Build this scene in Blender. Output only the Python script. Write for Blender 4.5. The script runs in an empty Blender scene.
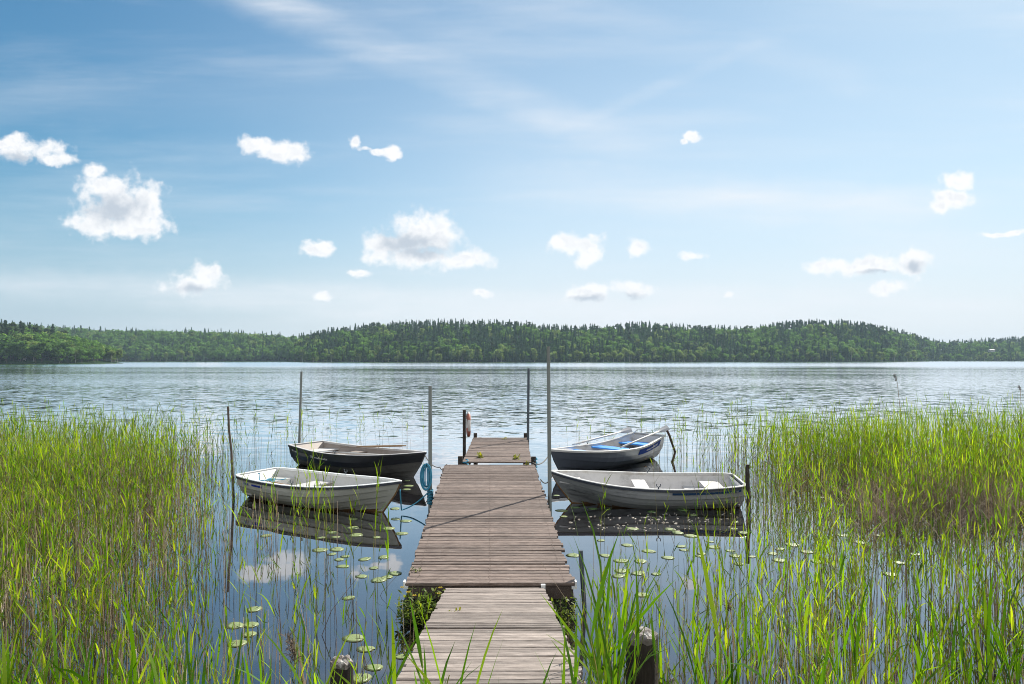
import bpy, math, random
import numpy as np
from mathutils import Vector, Matrix

random.seed(7)
RNG = np.random.default_rng(11)
scene = bpy.context.scene
COL = scene.collection
F, CX, HY, CH = 683.0, 512.0, 359.0, 3.0      # focal length in px, centre column, horizon row, eye height


def wp(px, py, z=0.0):
    """ground plan helper: where a sight line meets height z"""
    d = F * (CH - z) / (py - HY)
    return Vector(((px - CX) / F * d, d, z))


def at(px, py, d):
    return Vector(((px - CX) / F * d, d, CH - (py - HY) * d / F))


# ------------------------------------------------------------------ materials
class NT:
    def __init__(self, mat):
        self.t = mat.node_tree
        self.n, self.l = self.t.nodes, self.t.links

    def add(self, typ, **kw):
        n = self.n.new(typ)
        ins = kw.pop('ins', {})
        for k, v in kw.items():
            setattr(n, k, v)
        for k, v in ins.items():
            self.set(n, k, v)
        return n

    def set(self, n, k, v):
        s = n.inputs[k]
        if isinstance(v, bpy.types.NodeSocket):
            self.l.new(v, s)
        else:
            s.default_value = v

    def math(self, op, a, b=None, c=None, clamp=False):
        n = self.n.new('ShaderNodeMath')
        n.operation = op
        n.use_clamp = clamp
        for i, v in enumerate((a, b, c)):
            if v is not None:
                self.set(n, i, v)
        return n.outputs[0]

    def vmath(self, op, a, b=None):
        n = self.n.new('ShaderNodeVectorMath')
        n.operation = op
        self.set(n, 0, a)
        if b is not None:
            self.set(n, 1, b)
        return n

    def mix(self, f, a, b, blend='MIX'):
        n = self.n.new('ShaderNodeMix')
        n.data_type = 'RGBA'
        n.blend_type = blend
        self.set(n, 0, f)
        self.set(n, 6, a)
        self.set(n, 7, b)
        return n.outputs[2]

    def ramp(self, f, stops, interp='LINEAR'):
        n = self.n.new('ShaderNodeValToRGB')
        e = n.color_ramp.elements
        n.color_ramp.interpolation = interp
        while len(e) < len(stops):
            e.new(0.5)
        for s, (p, c) in zip(e, stops):
            s.position = p
            s.color = c if len(c) == 4 else (*c, 1)
        self.set(n, 0, f)
        return n.outputs[0]

    def smooth(self, x, a, b):
        n = self.n.new('ShaderNodeMapRange')
        n.interpolation_type = 'SMOOTHSTEP'
        self.set(n, 0, x)
        self.set(n, 1, a)
        self.set(n, 2, b)
        return n.outputs[0]

    def noise(self, vec, scale, detail=3, rough=0.55):
        n = self.n.new('ShaderNodeTexNoise')
        self.set(n, 'Vector', vec)
        self.set(n, 'Scale', scale)
        self.set(n, 'Detail', detail)
        self.set(n, 'Roughness', rough)
        return n


def c4(c):
    return (*c, 1.0)


def new_mat(name):
    m = bpy.data.materials.new(name)
    m.use_nodes = True
    m.node_tree.nodes.clear()
    nt = NT(m)
    out = nt.add('ShaderNodeOutputMaterial')
    return m, nt, out


def simple_mat(name, col, rough=0.6, metal=0.0, var=0.12, scale=6.0, dirt=None, dirt_amt=0.3, bump=0.0, island=0.0,
               stretch=(1, 1, 1), spec=0.5):
    m, nt, out = new_mat(name)
    co = nt.add('ShaderNodeTexCoord').outputs['Object']
    mp = nt.add('ShaderNodeMapping', ins={'Vector': co, 'Scale': stretch}).outputs[0]
    nz = nt.noise(mp, scale, 5, 0.6)
    v = nt.math('MULTIPLY_ADD', nt.math('SUBTRACT', nz.outputs[0], 0.5), var * 2.5, 1.0)
    if island:
        ri = nt.add('ShaderNodeNewGeometry').outputs['Random Per Island']
        v = nt.math('MULTIPLY', v, nt.math('MULTIPLY_ADD', nt.math('SUBTRACT', ri, 0.5), island * 2, 1.0))
    cc = nt.mix(1.0, c4(col), nt.add('ShaderNodeCombineXYZ', ins={0: v, 1: v, 2: v}).outputs[0], 'MULTIPLY')
    if dirt:
        n2 = nt.noise(mp, scale * 0.6, 6, 0.7)
        f = nt.math('MULTIPLY', nt.smooth(n2.outputs[0], 0.48, 0.72), dirt_amt)
        cc = nt.mix(f, cc, c4(dirt))
    p = nt.add('ShaderNodeBsdfPrincipled', ins={'Base Color': cc, 'Roughness': rough, 'Metallic': metal,
                                                'Specular IOR Level': spec})
    if bump:
        b = nt.add('ShaderNodeBump', ins={'Strength': bump, 'Distance': 0.01, 'Height': nz.outputs[0]})
        nt.l.new(b.outputs[0], p.inputs['Normal'])
    nt.l.new(p.outputs[0], out.inputs[0])
    return m


def leaf_mat(name, c1, c2, c3, trans=0.45, rough=0.5, tcol=None, vscale=0.55, vamt=0.5):
    """thin leaf: diffuse + translucent, varied per leaf"""
    m, nt, out = new_mat(name)
    geo = nt.add('ShaderNodeNewGeometry')
    ri = geo.outputs['Random Per Island']
    cc = nt.ramp(ri, [(0.0, c1), (0.5, c2), (1.0, c3)])
    nz = nt.noise(geo.outputs['Position'], 0.55, 2)
    nz2 = nt.noise(geo.outputs['Position'], vscale, 2)
    v = nt.math('ADD', nt.math('MULTIPLY_ADD', nz.outputs[0], 0.5, 0.35), nt.math('MULTIPLY', nt.smooth(nz2.outputs[0], 0.3, 0.7), vamt))
    cc = nt.mix(1.0, cc, nt.add('ShaderNodeCombineXYZ', ins={0: v, 1: v, 2: v}).outputs[0], 'MULTIPLY')
    p = nt.add('ShaderNodeBsdfPrincipled', ins={'Base Color': cc, 'Roughness': rough, 'Specular IOR Level': 0.22})
    tc = nt.mix(1.0, cc, c4(tcol or (1.5, 1.35, 0.6)), 'MULTIPLY')
    tr = nt.add('ShaderNodeBsdfTranslucent', ins={'Color': tc})
    mx = nt.add('ShaderNodeMixShader', ins={0: trans, 1: p.outputs[0], 2: tr.outputs[0]})
    nt.l.new(mx.outputs[0], out.inputs[0])
    return m


# weathered deck wood: grain runs along x (across the jetty)
def wood_mat(name, base, dark, light, along='x'):
    m, nt, out = new_mat(name)
    co = nt.add('ShaderNodeTexCoord').outputs['Object']
    ri = nt.add('ShaderNodeNewGeometry').outputs['Random Per Island']
    off = nt.add('ShaderNodeCombineXYZ', ins={0: nt.math('MULTIPLY', ri, 37.0), 1: nt.math('MULTIPLY', ri, 91.0), 2: 0.0})
    vec = nt.vmath('ADD', co, off.outputs[0]).outputs[0]
    sc = {'x': (4.5, 42, 42), 'y': (42, 4.5, 42), 'z': (42, 42, 4.5)}[along]
    mp = nt.add('ShaderNodeMapping', ins={'Vector': vec, 'Scale': sc}).outputs[0]
    g1 = nt.noise(mp, 1.6, 8, 0.72)
    mp2 = nt.add('ShaderNodeMapping', ins={'Vector': vec, 'Scale': {'x': (3.2, 9, 9), 'y': (9, 3.2, 9), 'z': (9, 9, 3.2)}[along]}).outputs[0]
    g2 = nt.noise(mp2, 1.0, 4, 0.6)
    cc = nt.ramp(g1.outputs[0], [(0.25, dark), (0.5, base), (0.78, light)])
    big = nt.noise(co, 1.3, 3, 0.6)
    v = nt.math('ADD', nt.math('MULTIPLY_ADD', g2.outputs[0], 1.2, 0.05), nt.math('MULTIPLY', big.outputs[0], 0.7))
    v = nt.math('MULTIPLY', v, nt.math('MULTIPLY_ADD', ri, 0.55, 0.72))
    cc = nt.mix(1.0, cc, nt.add('ShaderNodeCombineXYZ', ins={0: v, 1: v, 2: v}).outputs[0], 'MULTIPLY')
    lich = nt.noise(co, 9.0, 5, 0.7)
    cc = nt.mix(nt.math('MULTIPLY', nt.smooth(lich.outputs[0], 0.62, 0.74), 0.45), cc, c4((0.30, 0.28, 0.24)))
    p = nt.add('ShaderNodeBsdfPrincipled', ins={'Base Color': cc, 'Roughness': 0.82, 'Specular IOR Level': 0.3})
    b = nt.add('ShaderNodeBump', ins={'Strength': 0.6, 'Distance': 0.006, 'Height': g1.outputs[0]})
    nt.l.new(b.outputs[0], p.inputs['Normal'])
    nt.l.new(p.outputs[0], out.inputs[0])
    return m


M = {}
M['deck'] = wood_mat('weathered_deck', (0.142, 0.106, 0.087), (0.040, 0.027, 0.022), (0.315, 0.25, 0.212))
M['ramp'] = wood_mat('weathered_ramp', (0.235, 0.195, 0.168), (0.075, 0.058, 0.048), (0.41, 0.355, 0.31))
M['beam'] = wood_mat('beam_wood', (0.075, 0.055, 0.045), (0.03, 0.022, 0.018), (0.13, 0.10, 0.085), 'y')
M['post_wood'] = wood_mat('post_wood', (0.095, 0.075, 0.060), (0.035, 0.026, 0.020), (0.17, 0.14, 0.11), 'z')
M['dark_wood'] = wood_mat('dark_wood', (0.035, 0.028, 0.022), (0.012, 0.010, 0.008), (0.07, 0.055, 0.045), 'z')
M['bare_wood'] = wood_mat('bare_wood', (0.30, 0.20, 0.12), (0.16, 0.10, 0.06), (0.42, 0.31, 0.20))
M['black'] = simple_mat('black_plastic', (0.018, 0.018, 0.02), 0.6, dirt=(0.05, 0.045, 0.035), dirt_amt=0.5)
M['steel'] = simple_mat('galvanised', (0.20, 0.215, 0.20), 0.55, 0.35, 0.2, 5, dirt=(0.10, 0.10, 0.07), dirt_amt=0.7, stretch=(1, 1, 0.3))
M['dark_steel'] = simple_mat('dark_steel', (0.07, 0.085, 0.10), 0.5, 0.3, 0.2, 5)
M['rust'] = simple_mat('rust', (0.055, 0.030, 0.02), 0.9, 0, 0.4, 14, dirt=(0.02, 0.015, 0.012), dirt_amt=0.7)
M['white'] = simple_mat('white_paint', (0.72, 0.72, 0.70), 0.45, dirt=(0.42, 0.40, 0.34), dirt_amt=0.5)
M['gel_white'] = simple_mat('gel_white', (0.46, 0.455, 0.41), 0.35, 0, 0.06, 3, dirt=(0.30, 0.29, 0.23), dirt_amt=0.5, stretch=(0.5, 1, 2))
M['gel_in_white'] = simple_mat('gel_in_white', (0.50, 0.49, 0.465), 0.5, 0, 0.10, 5, dirt=(0.42, 0.40, 0.36), dirt_amt=0.6)
M['gel_grey'] = simple_mat('gel_grey', (0.28, 0.285, 0.285), 0.40, 0, 0.18, 4, dirt=(0.07, 0.07, 0.07), dirt_amt=0.8, stretch=(0.6, 1, 3))
M['gel_in_grey'] = simple_mat('gel_in_grey', (0.50, 0.48, 0.46), 0.6, 0, 0.15, 5, dirt=(0.28, 0.27, 0.25), dirt_amt=0.7)
M['gel_light_grey'] = simple_mat('gel_light_grey', (0.40, 0.40, 0.40), 0.3, 0, 0.08, 4, dirt=(0.2, 0.2, 0.19), dirt_amt=0.5)
M['gel_in_tan'] = simple_mat('gel_in_tan', (0.26, 0.22, 0.19), 0.6, 0, 0.2, 5, dirt=(0.2, 0.17, 0.14), dirt_amt=0.6)
M['hull_black'] = simple_mat('hull_black', (0.012, 0.013, 0.016), 0.28, 0, 0.3, 3, dirt=(0.06, 0.055, 0.05), dirt_amt=0.4, stretch=(0.6, 1, 2))
M['hull_dark'] = simple_mat('hull_dark_navy', (0.045, 0.052, 0.065), 0.3, 0, 0.3, 3, dirt=(0.07, 0.07, 0.07), dirt_amt=0.4)
def bow_shade():
    m, nt, out = new_mat('bow_shade_hull')
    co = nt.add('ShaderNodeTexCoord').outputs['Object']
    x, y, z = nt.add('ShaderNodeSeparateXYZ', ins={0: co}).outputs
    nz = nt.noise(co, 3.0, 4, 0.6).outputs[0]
    f = nt.smooth(nt.math('ADD', nt.math('SUBTRACT', x, nt.math('MULTIPLY', z, 3.0)), nt.math('MULTIPLY', nz, 0.5)), 0.9, 1.5)  # shade painted into the hull colour, darker forward and towards the waterline
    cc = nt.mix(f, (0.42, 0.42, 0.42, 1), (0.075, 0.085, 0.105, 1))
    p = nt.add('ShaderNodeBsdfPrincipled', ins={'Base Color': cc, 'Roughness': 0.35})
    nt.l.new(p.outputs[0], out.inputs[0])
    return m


M['bow_shade'] = bow_shade()
M['hull_low'] = simple_mat('hull_grey_bottom', (0.10, 0.095, 0.085), 0.5, 0, 0.3, 4, dirt=(0.04, 0.035, 0.03), dirt_amt=0.7)
M['algae'] = simple_mat('algae_line', (0.20, 0.105, 0.04), 0.8, 0, 0.4, 6, dirt=(0.07, 0.05, 0.03), dirt_amt=0.8, stretch=(1, 1, 2))
M['rail_dark'] = simple_mat('rail_dark', (0.035, 0.04, 0.055), 0.5)
M['rail_grey'] = simple_mat('rail_grey', (0.46, 0.45, 0.43), 0.5, dirt=(0.25, 0.20, 0.15), dirt_amt=0.6)
M['blade_grey'] = simple_mat('blade_grey', (0.17, 0.18, 0.20), 0.5, 0, 0.15, 6)
M['blue_seat'] = simple_mat('blue_seat', (0.045, 0.27, 0.74), 0.5, 0, 0.12, 4)
M['navy'] = simple_mat('navy_decal', (0.018, 0.05, 0.22), 0.7, spec=0.1)
M['blue_letter'] = simple_mat('blue_letter', (0.02, 0.04, 0.30), 0.7, spec=0.1)
M['stripe'] = simple_mat('stripe_blue', (0.018, 0.045, 0.10), 0.7, 0, 0.3, 10, spec=0.1)
M['seat_white'] = simple_mat('seat_white', (0.48, 0.465, 0.45), 0.5, 0, 0.08, 6, dirt=(0.5, 0.47, 0.43), dirt_amt=0.5)
M['rope_teal'] = simple_mat('rope_teal', (0.045, 0.24, 0.36), 0.8, 0, 0.3, 40, bump=0.4)
M['rope_grey'] = simple_mat('rope_grey', (0.16, 0.15, 0.13), 0.9, 0, 0.3, 40)
M['ring_white'] = simple_mat('ring_white', (0.50, 0.46, 0.43), 0.6, dirt=(0.4, 0.36, 0.32), dirt_amt=0.5)
M['ring_red'] = simple_mat('ring_red', (0.32, 0.10, 0.06), 0.6, dirt=(0.25, 0.12, 0.08), dirt_amt=0.5)
M['red_paint'] = simple_mat('falu_red', (0.22, 0.045, 0.03), 0.8)
M['roof_pale'] = simple_mat('roof_pale', (0.42, 0.40, 0.39), 0.7)
M['window_glass'] = simple_mat('window_glass', (0.02, 0.025, 0.03), 0.05)
M['lichen'] = simple_mat('lichen_wood', (0.16, 0.135, 0.12), 0.95, 0, 0.4, 20, dirt=(0.55, 0.54, 0.50), dirt_amt=0.9, bump=0.8)

M['reed_leaf'] = leaf_mat('reed_leaf', (0.070, 0.165, 0.008), (0.155, 0.280, 0.012), (0.310, 0.385, 0.030), 0.58, 0.55, (1.5, 1.45, 0.4))
M['reed_stem'] = leaf_mat('reed_stem', (0.18, 0.23, 0.045), (0.29, 0.30, 0.085), (0.44, 0.37, 0.20), 0.45)
M['dead_stem'] = leaf_mat('dead_stem', (0.26, 0.18, 0.13), (0.48, 0.38, 0.28), (0.68, 0.60, 0.46), 0.45, 0.8, (1, 1, 1))
M['grass_leaf'] = leaf_mat('bank_leaf', (0.050, 0.140, 0.006), (0.10, 0.225, 0.008), (0.20, 0.30, 0.02), 0.5, 0.55, (1.5, 1.45, 0.4))
M['plant_leaf'] = leaf_mat('plant_leaf', (0.11, 0.18, 0.03), (0.18, 0.26, 0.05), (0.30, 0.36, 0.09), 0.5)
M['petal'] = leaf_mat('petal', (0.55, 0.42, 0.02), (0.65, 0.5, 0.03), (0.5, 0.32, 0.02), 0.3, 0.6, (1, 1, 1))
M['weed'] = leaf_mat('weed_leaf', (0.24, 0.26, 0.03), (0.32, 0.33, 0.04), (0.16, 0.19, 0.03), 0.3)
M['pad'] = simple_mat('lily_pad', (0.185, 0.23, 0.085), 0.45, 0, 0.25, 14, dirt=(0.36, 0.36, 0.16), dirt_amt=0.6)
M['pad_shaded'] = simple_mat('lily_pad_shaded', (0.09, 0.17, 0.05), 0.35, 0, 0.25, 14, dirt=(0.2, 0.24, 0.1), dirt_amt=0.5)  # shaded copy of the pad colour, for pads under the boat's side
M['plume'] = leaf_mat('plume', (0.10, 0.075, 0.055), (0.14, 0.105, 0.08), (0.18, 0.14, 0.10), 0.3, 0.9, (1, 1, 1))
M['fluff'] = simple_mat('fluff', (0.34, 0.30, 0.25), 0.9, island=0.5)
M['leaf_spruce'] = leaf_mat('spruce_needles', (0.034, 0.078, 0.044), (0.052, 0.105, 0.052), (0.076, 0.130, 0.060), 0.4, 0.8, (1.2, 1.2, .8), .13, .7)
M['leaf_pine'] = leaf_mat('pine_needles', (0.050, 0.085, 0.045), (0.068, 0.105, 0.052), (0.085, 0.125, 0.058), 0.4, 0.8, (1.2, 1.2, .8), .13, .7)
M['leaf_decid'] = leaf_mat('broad_leaves', (0.062, 0.135, 0.032), (0.098, 0.190, 0.046), (0.145, 0.240, 0.064), 0.55, 0.7, (1.3, 1.35, .8), .13, .7)
M['leaf_birch'] = leaf_mat('birch_leaves', (0.125, 0.185, 0.062), (0.180, 0.245, 0.084), (0.230, 0.295, 0.11), 0.55, 0.7, (1.3, 1.35, .8), .13, .7)
M['bark'] = simple_mat('bark', (0.11, 0.085, 0.065), 0.9, 0, 0.4, 3)
M['bark_birch'] = simple_mat('bark_birch', (0.42, 0.40, 0.36), 0.8, 0, 0.4, 2, dirt=(0.05, 0.05, 0.05), dirt_amt=0.7)


# ------------------------------------------------------------------ mesh helpers
class MB:
    def __init__(self):
        self.v, self.f, self.m = [], [], []

    def quad(self, *ix, mat=0):
        self.f.append(ix)
        self.m.append(mat)

    def add(self, vs, fs, mat=0):
        b = len(self.v)
        self.v += [tuple(p) for p in vs]
        for f in fs:
            self.f.append(tuple(i + b for i in f))
            self.m.append(mat)

    def box8(self, pts, mat=0):
        """eight corners: bottom 4 (ccw) then top 4"""
        self.add(pts, [(3, 2, 1, 0), (4, 5, 6, 7), (0, 1, 5, 4), (1, 2, 6, 5), (2, 3, 7, 6), (3, 0, 4, 7)], mat)

    def box(self, x0, x1, y0, y1, z0, z1, mat=0):
        self.box8([(x0, y0, z0), (x1, y0, z0), (x1, y1, z0), (x0, y1, z0),
                   (x0, y0, z1), (x1, y0, z1), (x1, y1, z1), (x0, y1, z1)], mat)

    def tube(self, pts, r, n=8, mat=0, caps=True):
        pts = [Vector(p) for p in pts]
        rs = r if isinstance(r, (list, tuple)) else [r] * len(pts)
        rings = []
        up = Vector((0.123, 0.31, 0.94)).normalized()
        for i, p in enumerate(pts):
            t = (pts[min(i + 1, len(pts) - 1)] - pts[max(i - 1, 0)]).normalized()
            a = t.cross(up)
            if a.length < 1e-3:
                a = t.cross(Vector((1, 0, 0)))
            a.normalize()
            b = t.cross(a)
            rings.append([p + (a * math.cos(k * 2 * math.pi / n) + b * math.sin(k * 2 * math.pi / n)) * rs[i] for k in range(n)])
        base = len(self.v)
        for rg in rings:
            self.v += [tuple(q) for q in rg]
        for i in range(len(rings) - 1):
            for k in range(n):
                k2 = (k + 1) % n
                self.f.append((base + i * n + k, base + i * n + k2, base + (i + 1) * n + k2, base + (i + 1) * n + k))
                self.m.append(mat)
        if caps:
            self.f.append(tuple(base + k for k in range(n))[::-1])
            self.m.append(mat)
            self.f.append(tuple(base + (len(rings) - 1) * n + k for k in range(n)))
            self.m.append(mat)

    def build(self, name, mats, parent=None, smooth=False, loc=None):
        me = bpy.data.meshes.new(name)
        me.from_pydata(self.v, [], self.f)
        if not isinstance(mats, (list, tuple)):
            mats = [mats]
        for m in mats:
            me.materials.append(m)
        if len(mats) > 1:
            me.polygons.foreach_set('material_index', self.m)
        if smooth:
            me.polygons.foreach_set('use_smooth', [True] * len(self.f))
        me.update()
        o = bpy.data.objects.new(name, me)
        COL.objects.link(o)
        if parent:
            o.parent = parent
        if loc is not None:
            o.location = loc
        return o


def np_mesh(name, V, Q, mats, mi=None, smooth=False):
    """quads/tris from numpy arrays; Q is (n,4) or (n,3)"""
    me = bpy.data.meshes.new(name)
    k = Q.shape[1]
    me.vertices.add(len(V))
    me.vertices.foreach_set('co', np.asarray(V, np.float32).ravel())
    me.loops.add(Q.size)
    me.loops.foreach_set('vertex_index', np.asarray(Q, np.int32).ravel())
    me.polygons.add(len(Q))
    me.polygons.foreach_set('loop_start', np.arange(0, Q.size, k, dtype=np.int32))
    for m in mats:
        me.materials.append(m)
    if mi is not None:
        me.polygons.foreach_set('material_index', np.asarray(mi, np.int32))
    if smooth:
        me.polygons.foreach_set('use_smooth', np.ones(len(Q), bool))
    me.update(calc_edges=True)
    o = bpy.data.objects.new(name, me)
    COL.objects.link(o)
    return o


def tag(o, label=None, cat=None, group=None, kind=None):
    for k, v in (('label', label), ('category', cat), ('group', group), ('kind', kind)):
        if v:
            o[k] = v
    return o


def empty(name, loc, label, cat, rz=0.0, group=None):
    o = bpy.data.objects.new(name, None)
    o.empty_display_size = 0.2
    COL.objects.link(o)
    o.location = loc
    o.rotation_euler = (0, 0, rz)
    return tag(o, label, cat, group)


def smoothstep(x, a, b):
    t = min(1, max(0, (x - a) / (b - a)))
    return t * t * (3 - 2 * t)


# ------------------------------------------------------------------ camera, sun, world
cam_d = bpy.data.cameras.new('camera')
cam = bpy.data.objects.new('camera', cam_d)
COL.objects.link(cam)
cam.location = (0, 0, CH)
cam.rotation_euler = (math.radians(90), 0, 0)
cam_d.sensor_width = 36
cam_d.lens = 36 * F / 1024
cam_d.shift_y = (HY - 342) / 1024
cam_d.clip_end = 20000
cam_d.clip_start = 0.05
scene.camera = cam

SUN_AZ = math.radians(38.0)      # to the right of the view direction (+y), towards +x
SUN_EL = math.radians(40.0)
sd = bpy.data.lights.new('sun', 'SUN')
sd.energy = 5.0
sd.angle = math.radians(0.5)
sd.color = (1.0, 0.95, 0.87)
sun = bpy.data.objects.new('sun', sd)
COL.objects.link(sun)
to_sun = Vector((math.sin(SUN_AZ) * math.cos(SUN_EL), math.cos(SUN_AZ) * math.cos(SUN_EL), math.sin(SUN_EL)))
sun.rotation_euler = to_sun.to_track_quat('Z', 'Y').to_euler()
sun.location = (20, 20, 40)

vs = scene.view_settings
vs.view_transform = 'Standard'
vs.look = 'None'
vs.exposure = 0.66
vs.gamma = 1.0
vs.use_curve_mapping = False

CLOUDS = [  # centre and radii on the sky, in tangent units * 683 (right of +y, below/above the horizon row)
    (118, 208, 44, 28), (98, 224, 30, 15), (144, 205, 22, 24), (108, 190, 24, 16), (128, 226, 34, 14),
    (96, 170, 13, 7), (30, 150, 34, 11), (58, 160, 22, 6), (8, 143, 18, 8),
    (257, 144, 18, 9), (292, 150, 17, 13), (275, 152, 18, 8),
    (354, 143, 6, 7), (363, 149, 8, 3), (376, 152, 14, 4), (393, 153, 7, 7),
    (424, 238, 38, 24), (426, 226, 22, 14), (388, 245, 28, 11), (462, 260, 30, 9), (412, 257, 46, 10), (318, 249, 15, 8),
    (193, 283, 28, 10), (205, 275, 15, 12),
    (578, 245, 24, 13), (589, 256, 13, 11), (563, 243, 16, 8),
    (638, 247, 14, 8), (695, 255, 15, 5), (588, 292, 20, 9), (631, 290, 19, 8),
    (836, 269, 32, 9), (866, 266, 24, 10), (888, 266, 26, 10), (914, 262, 18, 14), (890, 288, 18, 8),
    (958, 182, 18, 10), (948, 198, 20, 10), (938, 206, 14, 7),
    (692, 137, 8, 5), (684, 142, 4, 3), (727, 294, 9, 4), (323, 298, 10, 5), (358, 274, 14, 4), (482, 294, 9, 5), (1010, 234, 30, 3),
    # some beyond the frame
    (-140, 190, 70, 30), (-90, 260, 50, 14), (1160, 180, 80, 26), (1250, 270, 60, 14), (-300, 120, 90, 40),
]

world = bpy.data.worlds.new('World')
scene.world = world
world.use_nodes = True
world.cycles.sampling_method = 'MANUAL'
world.cycles.sample_map_resolution = 256
world.node_tree.nodes.clear()
w = NT(world)
wout = w.add('ShaderNodeOutputWorld')
sky = w.add('ShaderNodeTexSky')
sky.sky_type = 'NISHITA'
sky.sun_disc = False
sky.sun_elevation = SUN_EL
sky.sun_rotation = SUN_AZ
sky.altitude = 0
sky.air_density = 1.0
sky.dust_density = 0.3
sky.ozone_density = 1.6
SKY_GAIN, SKY_K = (0.90, 1.06, 1.05), 0.035
LOW_L, LOW_R = (3.5, 4.3, 5.5, 1), (6.2, 6.45, 6.9, 1)
VEIL, CL_HI, CL_LO = (7.0, 7.25, 7.6, 1), (7.8, 7.85, 7.95, 1), (4.2, 4.75, 5.45, 1)
dirv = w.add('ShaderNodeTexCoord').outputs['Generated']
sx = w.add('ShaderNodeSeparateXYZ', ins={0: dirv})
dx, dy, dz = sx.outputs
yy = w.math('MAXIMUM', dy, 0.05)
U = w.math('MULTIPLY_ADD', w.math('DIVIDE', dx, yy), F, CX)
Vv = w.math('MULTIPLY_ADD', w.math('DIVIDE', dz, yy), -F, HY)
P = w.add('ShaderNodeCombineXYZ', ins={0: U, 1: Vv, 2: 0.0}).outputs[0]
wob = w.noise(P, 0.035, 4, 0.6)
wv = w.vmath('MULTIPLY', w.vmath('SUBTRACT', wob.outputs['Color'], (0.5, 0.5, 0.5)).outputs[0], (18, 14, 0)).outputs[0]
PW = w.vmath('ADD', P, wv).outputs[0]
dist = None
for (a, b, rx, ry) in CLOUDS:
    q = w.vmath('MULTIPLY', w.vmath('SUBTRACT', PW, (a, b, 0)).outputs[0], (1 / rx, 1 / ry, 0)).outputs[0]
    d2 = w.vmath('LENGTH', q).outputs['Value']
    dist = d2 if dist is None else w.math('SMOOTH_MIN', dist, d2, 0.25)
fb = w.noise(P, 0.042, 8, 0.50).outputs[0]
fb2 = w.noise(P, 0.15, 4, 0.5).outputs[0]
nz_ = w.math('ADD', w.math('MULTIPLY', w.math('SUBTRACT', fb, 0.5), 2.6), w.math('MULTIPLY', w.math('SUBTRACT', fb2, 0.5), 0.85))
fld = w.math('ADD', w.math('SUBTRACT', 1.22, w.math('MINIMUM', w.math('MAXIMUM', dist, 0.36), 3.0)), w.math('MULTIPLY', nz_, 0.9))
front = w.smooth(dy, 0.08, 0.2)
calpha = w.math('MULTIPLY', w.math('POWER', w.math('MULTIPLY', w.smooth(fld, -0.08, 0.74), front), 1.1), 0.98)
# thin cirrus veils drawn out along gentle diagonals
mp1 = w.add('ShaderNodeMapping', ins={'Vector': P, 'Rotation': (0, 0, math.radians(-18)), 'Scale': (0.0026, 0.017, 1)}).outputs[0]
ci1 = w.noise(mp1, 1.0, 7, 0.58).outputs[0]
mp2 = w.add('ShaderNodeMapping', ins={'Vector': P, 'Rotation': (0, 0, math.radians(-3)), 'Scale': (0.0016, 0.016, 1)}).outputs[0]
ci2 = w.noise(mp2, 1.0, 6, 0.55).outputs[0]
cirrus = w.math('ADD', w.math('MULTIPLY', w.smooth(ci1, 0.46, 0.80), 0.27), w.math('MULTIPLY', w.smooth(ci2, 0.46, 0.76), 0.22))


def streak(x0, y0, x1, y1, half, amt):
    """a long soft veil between two points of the sky"""
    L = math.hypot(x1 - x0, y1 - y0)
    tx, ty = (x1 - x0) / L, (y1 - y0) / L
    rel = w.vmath('SUBTRACT', PW, (x0, y0, 0)).outputs[0]
    al = w.vmath('DOT_PRODUCT', rel, (tx / L, ty / L, 0)).outputs['Value']
    ac = w.vmath('DOT_PRODUCT', rel, (-ty / half, tx / half, 0)).outputs['Value']
    prof = w.math('POWER', w.math('SUBTRACT', 1.0, w.math('MULTIPLY', ac, ac), clamp=True), 1.6)
    ends = w.math('MULTIPLY', w.smooth(al, -0.1, 0.2), w.math('SUBTRACT', 1.0, w.smooth(al, 0.75, 1.15)))
    return w.math('MULTIPLY', w.math('MULTIPLY', w.math('MULTIPLY', prof, ends), w.math('MULTIPLY_ADD', w.smooth(ci1, 0.32, 0.72), 1.0, 0.25)), amt)


for s in (streak(200, -20, 620, 140, 26, 0.36), streak(250, -20, 520, 60, 40, 0.16), streak(480, 180, 960, 215, 30, 0.5), streak(560, 130, 770, 40, 9, 0.14),
          streak(740, 45, 870, 85, 24, 0.22), streak(-60, 284, 420, 300, 24, 0.40), streak(300, 305, 1100, 312, 30, 0.4),
          streak(-80, 105, 340, 95, 32, 0.14)):
    cirrus = w.math('ADD', cirrus, s)
cirrus = w.math('MULTIPLY', w.math('MINIMUM', cirrus, 0.85), w.smooth(dz, -0.02, 0.06))
SKY_S = 0.083
# soft roll-off of the bright sky round the sun
gain = w.vmath('MULTIPLY', sky.outputs[0], SKY_GAIN).outputs[0]
roll = w.vmath('ADD', w.vmath('MULTIPLY', sky.outputs[0], (SKY_K, SKY_K, SKY_K)).outputs[0], (1, 1, 1)).outputs[0]
skyg = w.vmath('DIVIDE', gain, roll).outputs[0]
hs = w.add('ShaderNodeHueSaturation', ins={'Saturation': 1.25, 'Value': 1.0, 'Color': skyg})
low = w.math('MULTIPLY', w.math('SUBTRACT', 1.0, w.smooth(dz, -0.02, 0.25)), 0.86)
side = w.smooth(dx, -0.75, 0.05)
lowc = w.mix(side, LOW_L, LOW_R)
pale = w.math('MULTIPLY', w.smooth(dx, -0.62, 0.14), w.math('MULTIPLY_ADD', w.smooth(dz, 0.52, 0.16), 0.32, 0.24))
skyg = w.mix(pale, hs.outputs[0], (6.4, 7.2, 8.0, 1))
skyg = w.mix(low, skyg, lowc)
c1 = w.mix(cirrus, skyg, VEIL)
core = None
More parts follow.
